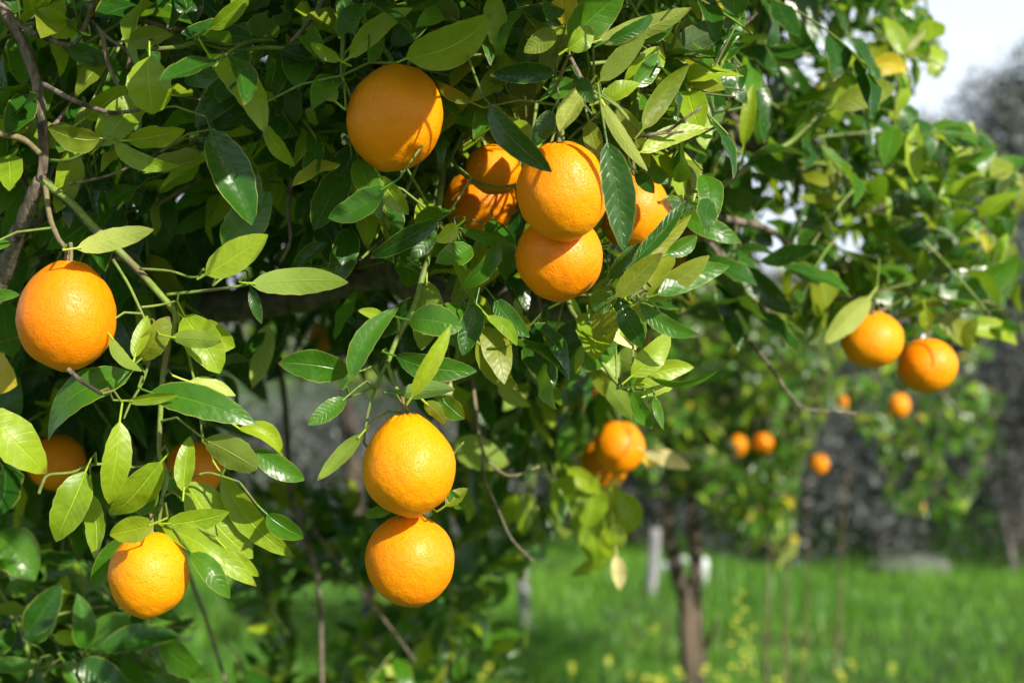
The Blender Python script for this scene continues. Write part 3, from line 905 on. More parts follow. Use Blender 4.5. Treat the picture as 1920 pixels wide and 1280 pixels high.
 (1800,306,1824,226,30,'U',1.9,{}), (1790,324,1874,284,42,'G',1.9,{}), (1764,378,1848,324,46,'L',1.88,{}), (1846,342,1922,288,40,'G',1.9,{}),
 (1872,446,1874,358,46,'G',1.85,{}), (1794,562,1909,486,54,'G',1.8,{}), (1770,540,1870,500,44,'D',1.85,{}), (1800,610,1916,641,42,'L',1.85,{}),
 (1632,556,1547,649,46,'U',1.68,dict(flip=1)), (1735,580,1742,622,28,'L',1.75,{}), (1760,600,1850,640,46,'O',1.83,{}), (1640,560,1720,570,36,'G',1.8,{}),
 (1690,430,1760,480,50,'D',1.95,{}), (1330,110,1400,170,46,'G',1.6,{}), (1400,420,1450,460,40,'D',1.8,{}),
 (1265,112,1308,92,34,'L',1.3,dict(fold=.6)), (1225,150,1298,138,26,'L',1.2,{}), (1290,150,1358,162,26,'O',1.22,dict(wave=.12)),
 (1252,205,1316,222,40,'G',1.2,{}), (1290,10,1390,18,34,'Y',1.5,{}),
 # lower left spray, a little behind the focus
 (-10,1000,66,1086,90,'G',1.55,{}), (-30,985,66,985,42,'G',1.6,{}), (50,1188,112,1098,60,'D',1.5,{}), (160,1216,154,1118,52,'G',1.5,dict(fold=.5)),
 (190,1216,329,1184,52,'D',1.5,dict(arc=-.05)), (150,1238,242,1300,62,'D',1.5,{}), (66,1252,-24,1244,32,'G',1.48,{}),
 (165,1215,235,1150,58,'G',1.54,{}), (45,1200,60,1130,40,'G',1.6,{}), (20,1190,-30,1130,50,'D',1.6,{}), (120,1240,210,1330,50,'G',1.5,{}),
 (70,1256,50,1340,44,'D',1.5,{}), (10,1110,70,1085,36,'G',1.6,{}), (100,1190,160,1200,30,'L',1.52,{}),
 (0,940,30,900,40,'D',1.65,{}), (60,1100,20,1040,40,'D',1.65,{}),
]
random.seed(5)
leaf_objs = []
twiglets = []
leaf_count = 0
HERO = []


def add_leaf(B, T, w, nrm, tone, **k):
    global leaf_count
    V, F, UV, end = leaf_mesh(B, T, w, nrm, **k)
    rv = random.random()
    o = link_mesh("leaf", V, F, MAT_LEAF[tone], tree, uvs=UV, rnd=[rv] * len(V))
    leaf_count += 1
    return o, end


for (bx, by, tx, ty, w, tone, d, op) in LV:
    tone = op.get('tone', tone)
    dt = op.get('dt', random.uniform(-0.018, 0.018))
    B = at(bx, by, d)
    T = at(tx, ty, d + dt)
    mid = (B + T) / 2
    view = (Vector((0, 0, CAMZ)) - mid).normalized()
    nrm = view if not op.get('flip') else -view
    a = (T - B).normalized()
    roll = op.get('roll', random.uniform(-28, 28))
    nrm = (nrm - a * nrm.dot(a)).normalized()
    nrm = Matrix.Rotation(math.radians(roll), 3, a) @ nrm
    wm = w / FPX * d / max(0.4, math.cos(math.radians(roll)))
    arc = op.get('arc', random.uniform(-.04, .04))
    # positive arc in the table bends to the picture's right/below of travel
    o, end = add_leaf(B, T, wm, nrm, tone, arc=arc * (-1 if op.get('flip') else 1), fold=op.get('fold', random.uniform(.15, .4)),
                      bow=op.get('bow', random.uniform(-.06, .14)), wave=op.get('wave', random.uniform(.02, .075)), ph=random.uniform(0, 6), curl=random.uniform(-.05, .2),
                      twist=random.uniform(-.5, .5), pointy=op.get('pw', 1.0), petiole=random.uniform(.008, .014))
    # link the stalk to the nearest bough
    best, bd = None, 1e9
    for q in BRANCH_PTS:
        dd = (q - end).length
        if dd < bd:
            best, bd = q, dd
    if bd > 0.0025:
        if bd < 0.075:
            m_ = (end + best) / 2 + Vector((0, 0.004, 0.006))
            twiglets.append([tuple(end), tuple(m_), tuple(best)])
        else:
            e2 = end + Vector((random.uniform(-.03, .03), 0.10, 0.05))
            m_ = end + (end - B).normalized() * 0.02 + Vector((0, 0.03, 0.02))
            twiglets.append([tuple(end), tuple(m_), tuple(e2)])

V, F = twig_mesh(twiglets, 0.00085, 0.0012, 6)
tg = big_mesh("twiglets", V, F, [M_TWIG], tree)
tg['kind'] = 'stuff'

# ---------------------------------------------------------------- oranges
def orange_mesh_data(r, h, neck=0.0, furrow=0.0, crease=None, seed=0, nu=72, nv=48):
    """axis z, stem end at +z; r horizontal radius, h half height"""
    V, F = [], []
    off = Vector((seed * 3.1, seed * 1.7, 0))
    for j in range(nv + 1):
        th = math.pi * j / nv            # 0 = top
        for i in range(nu):
            ph = 2 * math.pi * i / nu
            x, y, z = math.sin(th) * math.cos(ph), math.sin(th) * math.sin(ph), math.cos(th)
            d = Vector((x, y, z))
            k = 1 + 0.032 * mnoise.noise(d * 1.5 + off) + 0.010 * mnoise.noise(d * 5 + off)
            rad = r * k
            zz = z * h * k
            top = max(0, z)
            if neck:
                g_ = math.exp(-((th) / 0.62) ** 2)
                zz += neck * h * g_
                g2 = math.exp(-((th - 0.75) / 0.38) ** 2)
                rad *= 1 - 0.09 * neck * 6 * g2 * 0.5
            # dimple round the stalk
            zz -= 0.055 * h * math.exp(-(th / 0.17) ** 2)
            zz += 0.03 * h * math.exp(-((math.pi - th) / 0.16) ** 2) * -1
            if furrow:
                g3 = math.exp(-((th - 0.26) / 0.2) ** 2)
                wv = (math.sin(ph * 9 + seed) * 0.5 + 0.5 * math.sin(ph * 14 + 2 * seed + 1))
                zz += furrow * h * g3 * wv
            if crease:
                for (pc, ln, dp) in crease:
                    dph = math.atan2(math.sin(ph - pc), math.cos(ph - pc)) * math.sin(th)
                    g4 = math.exp(-(dph / 0.055) ** 2) * math.exp(-(th / ln) ** 4)
                    rad *= 1 - dp * g4
                    zz -= dp * h * g4 * z * 0.6
            V.append((x * rad, y * rad, zz))
        if j:
            for i in range(nu):
                a = (j - 1) * nu + i
                b = (j - 1) * nu + (i + 1) % nu
                F.append((a, a + nu, b + nu, b))
    return V, F


def make_orange(px, py, w, h, d, label, group, neck=0.0, furrow=0.012, crease=None, tilt=(0, 0), seed=0, nu=72, nv=48, stem_to=None, calyx=True):
    r = w / 2 / FPX * d
    hh = h / 2 / FPX * d
    hz = hh / (1 + neck * 0.5) if neck else hh
    V, F = orange_mesh_data(r, hz, neck, furrow, crease, seed, nu, nv)
    me = bpy.data.meshes.new("orange")
    me.from_pydata(V, [], F)
    me.materials.append(M_ORANGE)
    me.polygons.foreach_set("use_smooth", np.ones(len(F), dtype=bool))
    o = bpy.data.objects.new("orange", me)
    COL.objects.link(o)
    c = at(px, py, d)
    c.z -= hz * neck * 0.45
    o.location = c
    o.rotation_euler = (math.radians(tilt[0]), math.radians(tilt[1]), seed * 0.9)
    set_props(o, label, "orange", group)
    if calyx:
        # star of sepals and a stalk
        V, F = [], []
        top = hz * (1 + neck) - 0.055 * hz
        n = 5
        V.append((0, 0, top + 0.0016))
        for k in range(n * 2):
            a = math.pi * k / n
            rr = 0.0062 if k % 2 == 0 else 0.0034
            V.append((rr * math.cos(a), rr * math.sin(a), top + (0.0014 if k % 2 == 0 else 0.0004)))
        for k in range(n * 2):
            F.append((0, 1 + k, 1 + (k + 1) % (n * 2)))
        m0 = len(V)
        for k in range(n * 2):
            a = math.pi * k / n
            V.append((0.003 * math.cos(a), 0.003 * math.sin(a), top - 0.0015))
        for k in range(n * 2):
            F.append((1 + k, m0 + k, m0 + (k + 1) % (n * 2), 1 + (k + 1) % (n * 2)))
        s = link_mesh("calyx", V, F, M_CALYX)
        s.parent = o
        Vt, Ft = tube_data([Vector((0, 0, top - 0.001)), Vector((0.0003, 0, top + 0.007)), Vector((0.0008, 0.001, top + 0.016))], [0.0019, 0.0016, 0.0017], 7, 4, 0.08)
        s = link_mesh("stalk", Vt, Ft, M_STALK)
        s.parent = o
    return o


GO = "ripe oranges on the foreground tree"
GF = "out of focus oranges on the far tree"
make_orange(741, 221, 180, 200, 1.15, "largest orange, topmost in full view, mostly shaded with one bright patch on its right", GO, furrow=.012, tilt=(14, 6), seed=1, crease=[(4.5, .9, .015)])
make_orange(125, 591, 180, 208, 1.13, "egg-shaped orange alone by the left edge under a pale leaf", GO, neck=.06, furrow=.012, tilt=(4, -3), seed=2)
make_orange(279, 1076, 148, 160, 1.14, "smooth round orange hanging lowest on the left under yellow-green leaves", GO, furrow=.004, tilt=(8, 2), seed=3)
make_orange(767, 870, 176, 196, 1.14, "pear-necked orange hanging in the centre, upper one of the central pair", GO, neck=.16, furrow=.03, tilt=(6, 3), seed=4)
make_orange(769, 1050, 167, 172, 1.185, "orange with a creased shoulder, lower one of the central pair", GO, furrow=.008, tilt=(10, 4), seed=5, crease=[(4.1 - 4.5 + 6.28 - 1.2, 1.05, .05)])
make_orange(1055, 358, 172, 190, 1.13, "sunlit orange under a dark pointed leaf, upper one of the touching pair", GO, neck=.04, furrow=.015, tilt=(10, 5), seed=6)
make_orange(1049, 482, 164, 164, 1.18, "orange crossed by its neighbour's shadow, lower one of the touching pair", GO, furrow=.004, tilt=(0, 0), seed=7)
make_orange(926, 318, 106, 92, 1.27, "small ruffled orange top peeping above a shaded orange, left of the touching pair", GO, furrow=.03, tilt=(20, 6), seed=8)
make_orange(902, 380, 140, 136, 1.36, "shaded orange left of the touching pair with a thin streak of sun on it", GO, furrow=.01, seed=9)
make_orange(1188, 395, 136, 148, 1.33, "orange half hidden by a long hanging leaf, right of the touching pair", GO, furrow=.008, seed=10)
make_orange(1296, 474, 80, 82, 1.9, "small orange showing between leaf tips right of the sharp spray", GO, seed=11, nu=32, nv=24)
make_orange(1635, 637, 116, 106, 1.76, "left one of the two blurred oranges at the right", GO, seed=12, tilt=(0, 20), nu=48, nv=32)
make_orange(1739, 685, 111, 104, 1.8, "right one of the two blurred oranges at the right", GO, seed=13, nu=48, nv=32)
make_orange(1161, 838, 96, 100, 2.08, "blurred orange in front of its twin, right of the central pair", GO, seed=14, nu=48, nv=32)
make_orange(1133, 870, 90, 100, 2.18, "blurred orange partly behind its brighter twin, right of the central pair", GO, seed=15, nu=48, nv=32)
make_orange(105, 866, 108, 106, 1.62, "shaded orange behind the leaves at the left edge, below the egg-shaped one", GO, seed=16, nu=48, nv=32)
make_orange(364, 880, 108, 108, 1.66, "shaded orange half hidden behind leaves above the lowest left orange", GO, seed=17, nu=48, nv=32)
make_orange(1097, 737, 60, 62, 2.5, "dim orange deep in the foliage above the blurred twins", GO, seed=18, nu=32, nv=24)
make_orange(1075, 648, 58, 62, 2.4, "dim orange behind the leaves below the gnarled limb", GO, seed=19, nu=32, nv=24)
make_orange(1203, 655, 46, 48, 2.3, "bright sliver of orange behind the leaves under the sharp spray", GO, seed=20, nu=32, nv=24)
make_orange(602, 632, 52, 54, 2.7, "dark orange under the long limb left of centre", GO, seed=21, nu=32, nv=24)
make_orange(725, 2, 66, 60, 1.7, "orange cut by the top edge above the largest one", GO, seed=22, nu=32, nv=24)
make_orange(1094, 0, 50, 50, 1.6, "orange cut by the top edge beside a yellow blotched leaf", GO, seed=23, nu=32, nv=24)
make_orange(190, 790, 60, 60, 2.3, "dim orange behind leaves between the two left oranges", GO, seed=24, nu=32, nv=24)

FAR_OR = [(1686, 760, 40, 46, 4.5, "smallest orange under the two blurred right ones"),
          (1385, 835, 34, 42, 5.3, "left one of two tiny blurred oranges side by side on the far tree"),
          (1431, 830, 38, 40, 5.3, "right one of two tiny blurred oranges side by side on the far tree"),
          (1536, 870, 34, 38, 5.4, "tiny blurred orange hanging lowest at the right of the far crown"),
          (1580, 754, 24, 26, 5.4, "faint tiny orange patch in the far foliage above the lowest one"),
          (1470, 925, 14, 22, 5.4, "yellow-orange speck of fruit low in the far crown")]
for i, (px, py, w, h, d, lb) in enumerate(FAR_OR):
    make_orange(px, py, w, h, d, lb, GF, seed=30 + i, nu=24, nv=16, calyx=False)

# ---------------------------------------------------------------- generated foliage of the foreground tree
KEEP = [(700, 532, 80, 30, 1.68), (520, 570, 120, 26, 1.75), (1045, 588, 60, 26, 1.38), (800, 552, 60, 30, 1.52), (670, 440, 30, 30, 1.62), (930, 560, 60, 20, 1.45),
        (741, 221, 96, 106, 1.15), (125, 591, 96, 112, 1.13), (279, 1076, 80, 86, 1.14), (767, 868, 96, 108, 1.14), (769, 1048, 90, 92, 1.18),
        (1055, 358, 94, 102, 1.13), (1049, 482, 90, 90, 1.18), (920, 330, 72, 70, 1.27), (902, 382, 76, 74, 1.36), (1188, 395, 74, 80, 1.33),
        (1290, 472, 42, 44, 2.0), (1635, 637, 62, 58, 1.76), (1739, 685, 60, 56, 1.8), (1161, 838, 54, 56, 2.1), (1130, 875, 52, 54, 2.2),
        (105, 866, 55, 55, 1.6), (364, 880, 40, 55, 1.66), (1686, 760, 26, 28, 4.5), (1408, 832, 50, 30, 5.2), (1536, 870, 26, 28, 5.2), (600, 632, 20, 20, 2.6), (1097, 737, 24, 24, 2.4)]
# see-through openings where the photograph shows what lies behind
GAPS = [(400, 1190, 55, 90), (590, 1190, 40, 80), (900, 1230, 30, 40), (1540, 60, 26, 34), (1515, 130, 20, 18), (1590, 90, 20, 22), (1440, 400, 34, 22), (1350, 330, 18, 14), (1640, 320, 30, 20), (1500, 345, 26, 18), (1445, 480, 26, 40), (1590, 455, 34, 16),
        (215, 62, 14, 14), (135, 225, 16, 10), (1480, 30, 22, 16), (1620, 400, 24, 14), (1400, 20, 14, 14), (1470, 210, 12, 10),
        (640, 800, 110, 120), (600, 1150, 60, 60), (1215, 990, 60, 80), (500, 760, 60, 60), (430, 615, 50, 26), (1000, 900, 60, 40)]


LIT = [(125, 591, 1.13, .038), (279, 1076, 1.14, .03), (767, 868, 1.14, .037), (769, 1048, 1.18, .035), (1060, 350, 1.13, .038), (1085, 480, 1.18, .026), (1220, 370, 1.33, .025),
       (1161, 838, 2.08, .042), (1385, 835, 5.3, .04), (1431, 830, 5.3, .04), (1536, 870, 5.4, .04), (1135, 975, 2.08, .06), (925, 325, 1.3, .02), (785, 240, 1.12, .012), (1290, 470, 2.0, .02), (1765, 690, 1.8, .015), (400, 960, 1.12, .05), (230, 950, 1.12, .04), (370, 680, 1.15, .04), (440, 480, 1.11, .04), (215, 455, 1.09, .03), (560, 520, 1.11, .03),
       (1280, 530, 1.07, .04), (1230, 680, 1.13, .03), (600, 700, 1.13, .04), (820, 670, 1.1, .04), (1190, 150, 1.1, .05), (850, 70, 1.08, .03)]
SUNA = np.array(SUN)


def accept(C, Tp, L):
    """C leaf centres, Tp tips. True = keep"""
    ok = np.ones(len(C), dtype=bool)
    for Q, pad in ((C, 10), (Tp, 0)):
        x, y = project(Q)
        for (ox, oy, rx, ry, od) in KEEP:
            ins = (((x - ox) / (rx + pad)) ** 2 + ((y - oy) / (ry + pad)) ** 2 < 1) & (Q[:, 1] < od + 0.03)
            ok &= ~ins
    for (ox, oy, od, rr) in LIT:
        o_ = np.array(at(ox, oy, od))
        dlt = C - o_
        t = dlt @ SUNA
        dist = np.linalg.norm(dlt - t[:, None] * SUNA, axis=1)
        ok &= ~((t > 0.02) & (dist < rr + 0.028))
    return ok


def region_sprays(n, poly, d0, d1, dirbias, leaf_len, droop, ln=(0.12, 0.26), dpow=1.0, gaps=True, bound=None, spread=0.9, pad_bound=True):
    xs = [p[0] for p in poly]
    ys = [p[1] for p in poly]
    X, Y = [], []
    while len(X) < n:
        x = rng.uniform(min(xs), max(xs), n)
        y = rng.uniform(min(ys), max(ys), n)
        k = in_poly(x, y, poly)
        X.extend(x[k])
        Y.extend(y[k])
    X = np.array(X[:n])
    Y = np.array(Y[:n])
    D = d0 + (d1 - d0) * rng.random(n) ** dpow
    S = np.stack([(X - 960) / FPX * D, D, CAMZ - (Y - 640) / FPX * D], 1)
    dirs = np.array(dirbias)[None] + rng.normal(0, 0.55, (n, 3))
    lens = rng.uniform(ln[0], ln[1], n)
    P, A, N, L, tw = sprays(S, dirs, lens, leaf_len, droop=droop, spread=spread)
    A = norm(A)
    C = P + A * (L * 0.5)[:, None]
    T = P + A * L[:, None]
    ok = accept(C, T, L)
    x, y = project(C)
    if bound is not None:
        ok &= in_poly(x, y, bound)
        xt, yt = project(T)
        ok &= in_poly(xt, yt, bound)
    if gaps:
        for (gx_, gy_, rx, ry) in GAPS:
            ok &= ~((((x - gx_) / (rx + 4)) ** 2 + ((y - gy_) / (ry + 3)) ** 2) < 1)
    tw2 = []
    lanes = [(np.array(at(a_, b_, c_)), r_) for a_, b_, c_, r_ in LIT[:8]]
    for pts in tw:
        q = np.array(pts)
        px_, py_ = project(q)
        good = np.ones(len(q), dtype=bool)
        if bound is not None:
            good &= in_poly(px_, py_, bound)
        for (ox, oy, rx, ry, od) in KEEP:
            good &= ~((((px_ - ox) / rx) ** 2 + ((py_ - oy) / ry) ** 2 < 1) & (q[:, 1] < od + 0.02))
        for o_, r_ in lanes:
            dl = q - o_
            tt = dl @ SUNA
            good &= ~((tt > 0.02) & (np.linalg.norm(dl - tt[:, None] * SUNA, axis=1) < r_ + 0.006))
        cut = np.argmin(good) if not good.all() else len(q)
        if cut >= 2:
            tw2.append(pts[:cut])
    return P[ok], A[ok], N[ok], L[ok], tw2


MAINB = [(-500, -900), (1790, -900), (1740, 0), (1790, 130), (1700, 170), (1700, 235), (1900, 250), (1935, 320), (1900, 500), (1925, 640), (1800, 665),
         (1560, 690), (1500, 640), (1330, 640), (1330, 560), (1240, 600), (1180, 760), (1060, 800), (880, 780), (700, 700), (560, 700), (330, 900), (0, 1000), (-500, 1100)]
LEFTB = [(-500, -900), (1300, -900), (1420, 100), (1390, 330), (1300, 470), (1230, 600), (1180, 760), (1060, 780), (880, 700), (700, 640), (400, 660), (-500, 800)]
RIGHTB = [(1290, -900), (1800, -900), (1735, 0), (1790, 125), (1700, 165), (1700, 240), (1880, 250), (1930, 330), (1900, 500), (1925, 640), (1790, 660),
          (1500, 640), (1330, 560)]
PT = [46, 34, 14, 6, 1, .3, .1]
groups = []
# (front layer) sharp-ish leaves just behind the traced ones
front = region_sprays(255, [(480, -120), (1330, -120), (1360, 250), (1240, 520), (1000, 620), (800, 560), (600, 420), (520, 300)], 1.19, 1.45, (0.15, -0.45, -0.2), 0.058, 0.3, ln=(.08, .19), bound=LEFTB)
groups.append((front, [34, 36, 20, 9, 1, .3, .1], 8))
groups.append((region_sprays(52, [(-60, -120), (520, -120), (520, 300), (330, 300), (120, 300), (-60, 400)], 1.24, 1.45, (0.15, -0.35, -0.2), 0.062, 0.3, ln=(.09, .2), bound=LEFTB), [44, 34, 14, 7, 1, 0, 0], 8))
groups.append((region_sprays(900, LEFTB, 1.5, 2.6, (0.1, -0.4, -0.2), 0.080, 0.3, ln=(.15, .3), bound=MAINB), [80, 15, 4, 1, .1, 0, 0], 6))  # mostly dark leaf tones, their colour standing in for shade inside the crown
groups.append((region_sprays(360, LEFTB, 2.4, 3.6, (0.1, -0.2, -0.1), 0.085, 0.3, ln=(.2, .35), bound=MAINB), [88, 11, 1, 0, 0, 0, 0], 4))  # darkest tone mix, deep shade at the back put into leaf colour
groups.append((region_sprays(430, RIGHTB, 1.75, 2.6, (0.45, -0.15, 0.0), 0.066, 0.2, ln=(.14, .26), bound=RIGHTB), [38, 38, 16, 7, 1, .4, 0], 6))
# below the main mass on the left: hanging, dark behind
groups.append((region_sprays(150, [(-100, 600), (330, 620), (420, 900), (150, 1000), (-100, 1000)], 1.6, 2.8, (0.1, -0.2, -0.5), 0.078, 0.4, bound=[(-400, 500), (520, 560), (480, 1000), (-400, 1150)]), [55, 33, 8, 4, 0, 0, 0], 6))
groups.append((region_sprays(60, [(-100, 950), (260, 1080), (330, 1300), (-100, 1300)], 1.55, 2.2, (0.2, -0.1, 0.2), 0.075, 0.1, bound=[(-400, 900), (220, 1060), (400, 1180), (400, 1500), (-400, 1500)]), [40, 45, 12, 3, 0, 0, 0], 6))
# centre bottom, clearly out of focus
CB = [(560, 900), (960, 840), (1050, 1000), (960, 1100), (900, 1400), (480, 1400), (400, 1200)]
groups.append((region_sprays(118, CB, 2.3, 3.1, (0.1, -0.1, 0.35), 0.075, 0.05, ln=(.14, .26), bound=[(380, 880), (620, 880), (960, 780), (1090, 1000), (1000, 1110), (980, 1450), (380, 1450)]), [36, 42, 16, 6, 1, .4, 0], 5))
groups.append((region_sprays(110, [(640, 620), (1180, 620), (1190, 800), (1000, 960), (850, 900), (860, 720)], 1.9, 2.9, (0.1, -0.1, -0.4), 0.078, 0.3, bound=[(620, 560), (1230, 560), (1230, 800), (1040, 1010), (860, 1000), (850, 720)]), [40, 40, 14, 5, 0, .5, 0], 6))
# unseen overhang sprays added above the frame to shade and dapple the crown
groups.append((region_sprays(42, [(800, -60), (1500, -60), (1700, -520), (800, -520)], 0.86, 1.3, (0.2, -0.2, -0.1), 0.078, 0.3, bound=[(400, -900), (2000, -900), (1800, -32), (400, -32)], gaps=False), PT, 5))
groups.append((region_sprays(24, [(-200, -60), (860, -60), (860, -420), (-200, -420)], 1.0, 1.4, (0.2, -0.2, -0.1), 0.078, 0.3, bound=[(-600, -700), (1000, -700), (1000, -32), (-600, -32)], gaps=False), PT, 5))

# unseen leaf cluster added sunward of the topmost orange to cast shade on it
oa = at(741, 221, 1.15)
Pq, Aq, Nq, Lq = [], [], [], []
for i in range(9):
    t_ = 0.22 + 0.018 * i
    e1 = SUN.cross(Vector((0, 0, 1))).normalized()
    e2 = SUN.cross(e1).normalized()
    q = oa + SUN * t_ + e1 * random.uniform(-.03, .03) + e2 * random.uniform(-.026, .03) + Vector((-.034, 0, .012))
    a_ = e1 * random.uniform(-1, 1) + e2 * random.uniform(-1, 1) + SUN * .2
    a_.normalize()
    Pq.append(q - a_ * .035); Aq.append(a_); Nq.append(SUN + Vector((random.uniform(-.3, .3), 0, random.uniform(-.3, .3)))); Lq.append(.085)
groups.append(((np.array(Pq), np.array(Aq), np.array(Nq), np.array(Lq), [[tuple(oa + SUN * .2 + Vector((-.02, .0, .02))), tuple(oa + SUN * .38 + Vector((-.02, 0, .02))), tuple(oa + SUN * .45 + Vector((0, .3, .2)))]]), [60, 40, 0, 0, 0, 0, 0], 6))

random.seed(8)
stuffV, stuffF, stuffU, stuffR, stuffM = {}, {}, {}, {}, {}
all_tw = []
need = 300 - leaf_count
for gi, (g_, probs, rows) in enumerate(groups):
    P, A, N, L, tw = g_
    if len(P) == 0:
        continue
    all_tw.extend(tw)
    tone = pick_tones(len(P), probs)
    W = L * rng.uniform(0.36, 0.56, len(P))
    if gi == 0 and need > 0:
        # the largest of the front layer as single leaves
        x, y = project(P + A * (L * .5)[:, None])
        vis = (x > 0) & (x < 1920) & (y > 0) & (y < 1280)
        score = np.where(vis, L / P[:, 1], 0)
        idx = np.argsort(-score)[:need]
        for i in idx:
            B = Vector(P[i])
            T = Vector(P[i] + A[i] * L[i])
            add_leaf(B, T, float(W[i]), Vector(N[i]), TONES[tone[i]], arc=random.uniform(-.05, .05), fold=random.uniform(.15, .45), bow=random.uniform(-.03, .1),
                     wave=random.uniform(.015, .05), ph=random.uniform(0, 6), twist=random.uniform(-.3, .3), curl=random.uniform(0, .12), petiole=.009)
        keep = np.ones(len(P), dtype=bool)
        keep[idx] = False
        P, A, N, L, W, tone = P[keep], A[keep], N[keep], L[keep], W[keep], tone[keep]
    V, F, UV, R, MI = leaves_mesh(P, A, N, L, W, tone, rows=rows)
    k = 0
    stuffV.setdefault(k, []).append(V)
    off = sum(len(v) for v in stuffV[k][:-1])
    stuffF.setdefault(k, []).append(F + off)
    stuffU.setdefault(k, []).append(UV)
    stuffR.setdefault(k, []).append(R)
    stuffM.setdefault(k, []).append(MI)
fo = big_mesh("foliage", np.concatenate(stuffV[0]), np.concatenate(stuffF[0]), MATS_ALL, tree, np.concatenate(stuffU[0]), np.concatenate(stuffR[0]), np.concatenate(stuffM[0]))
fo['kind'] = 'stuff'
V, F = twig_mesh(all_tw, 0.0020, 0.0009, 5)
tg = big_mesh("fine_twigs", V, F, [M_TWIG], tree)
tg['kind'] = 'stuff'
print("LEAVES", leaf_count, "stuff faces", sum(len(f) for f in stuffF[0]))

# ================================================================ FAR ORANGE TREE
def far_tree(base, label, trunks, crown_polys, tones, nspray, leaf=0.075):
    root = bpy.data.objects.new("orange_tree", None)
    COL.objects.link(root)
    root.location = base
    set_props(root, label, "tree", "orange trees standing in the grass")
    for nm, pts, r in trunks:
        W = [at(*p) for p in pts]
        V, F = tube_data(W, r, 10, 6, 0.12)
        link_mesh(nm, V, F, M_TRUNK, root)
    Vs, Fs, Us, Rs, Ms, tws = [], [], [], [], [], []
    for poly, d0, d1, cnt, *tt in crown_polys:
        P, A, N, L, tw = region_sprays(cnt, poly, d0, d1, (0.1, -0.2, 0.0), leaf, 0.25, ln=(0.2, 0.36), gaps=False, bound=poly)
        if not len(P):
            continue
        t = pick_tones(len(P), tt[0] if tt else tones)
        V, F, UV, R, MI = leaves_mesh(P, A, N, L, L * rng.uniform(.4, .5, len(P)), t, rows=3)
        off = sum(len(v) for v in Vs)
        Vs.append(V); Fs.append(F + off); Us.append(UV); Rs.append(R); Ms.append(MI)
        tws.extend(tw)
    c = big_mesh("crown", np.concatenate(Vs), np.concatenate(Fs), MATS_ALL, root, np.concatenate(Us), np.concatenate(Rs), np.concatenate(Ms))
    c['kind'] = 'stuff'
    V, F = twig_mesh(tws, 0.004, 0.0015, 4)
    c = big_mesh("twigs", V, F, [M_BARK], root)
    c['kind'] = 'stuff'
    return root


crownA = [(1120, 470), (1330, 520), (1500, 540), (1600, 600), (1560, 760), (1500, 900), (1495, 1010), (1400, 1030), (1340, 985), (1300, 925), (1220, 950), (1140, 800), (1100, 560)]
far_tree((at(1300, 1290, 5.6).x, 5.6, 0.0), "orange tree with forked brown trunk standing in the grass at right", [
    ("trunk", [(1306, 1330, 5.5), (1298, 1260, 5.5), (1290, 1190, 5.5), (1284, 1120, 5.5), (1266, 1060, 5.5), (1254, 1000, 5.5), (1250, 930, 5.5), (1240, 860, 5.5), (1220, 760, 5.5)], [.050, .042, .038, .031, .029, .027, .025, .022, .016]),
    ("limb", [(1312, 1270, 5.53), (1306, 1190, 5.53), (1301, 1120, 5.53), (1305, 1060, 5.53), (1301, 1000, 5.55), (1296, 930, 5.55), (1320, 850, 5.6), (1380, 720, 5.6)], [.032, .032, .029, .025, .026, .024, .02, .015]),
    ("limb", [(1325, 1210, 5.5), (1340, 1180, 5.48), (1342, 1160, 5.47)], [.014, .010, .007]),
], [(crownA, 4.9, 6.6, 620), ([(1420, 940), (1480, 930), (1500, 1040), (1470, 1060), (1440, 1040)], 4.9, 5.3, 26, [2, 10, 45, 5, 25, 8, 5]),
    ([(1560, 660), (1860, 640), (1890, 760), (1840, 900), (1800, 1000), (1760, 1010), (1660, 940), (1640, 840), (1560, 760)], 4.9, 6.2, 62)],
    [46, 38, 11, 4, .5, 1, 0], 0)
crownB = [(880, 380), (1250, 380), (1220, 700), (1100, 960), (900, 900), (800, 700)]
far_tree((at(700, 1260, 6.4).x, 6.4, -0.04), "slender grey-trunked orange tree half hidden behind the central oranges", [
    ("trunk", [(696, 1270, 6.3), (694, 1180, 6.3), (690, 1080, 6.3), (670, 940, 6.3), (655, 800, 6.3), (650, 680, 6.3)], [.045, .036, .034, .034, .03, .02]),
], [([(380, 480), (900, 480), (980, 700), (760, 760), (500, 720)], 5.6, 7.2, 130)], [50, 34, 12, 3, 0, 1, 0], 0)

# ---------------------------------------------------------------- things standing in the grass
M_POST = simple_mat("weathered_post", (0.20, 0.20, 0.21), (0.31, 0.31, 0.32), 30, 0.8, 0.002, None, (1, 1, .2))
M_PALE = simple_mat("pale_plastic", (0.62, 0.66, 0.70), (0.74, 0.77, 0.80), 20, 0.4)


def post(px, y0, y1, w, d, lean, label):
    a, b = at(px, y1, d), at(px + lean, y0, d)
    r = w / 2 / FPX * d
    V, F = tube_data([a - Vector((0, 0, .15)), a, (a + b) / 2 + Vector((r * .1, 0, 0)), b], [r * 1.05, r, r * .95, r * .9], 10, 4, .06)
    o = link_mesh("wooden_post", V, F, M_POST)
    set_props(o, label, "post", "grey posts in the grass")
    return o


post(985, 1035, 1156, 22, 8.0, -12, "pale leaning post in the grass right of the central foliage")
post(1220, 990, 1114, 24, 9.2, 8, "pale grey post in the grass left of the forked trunk")


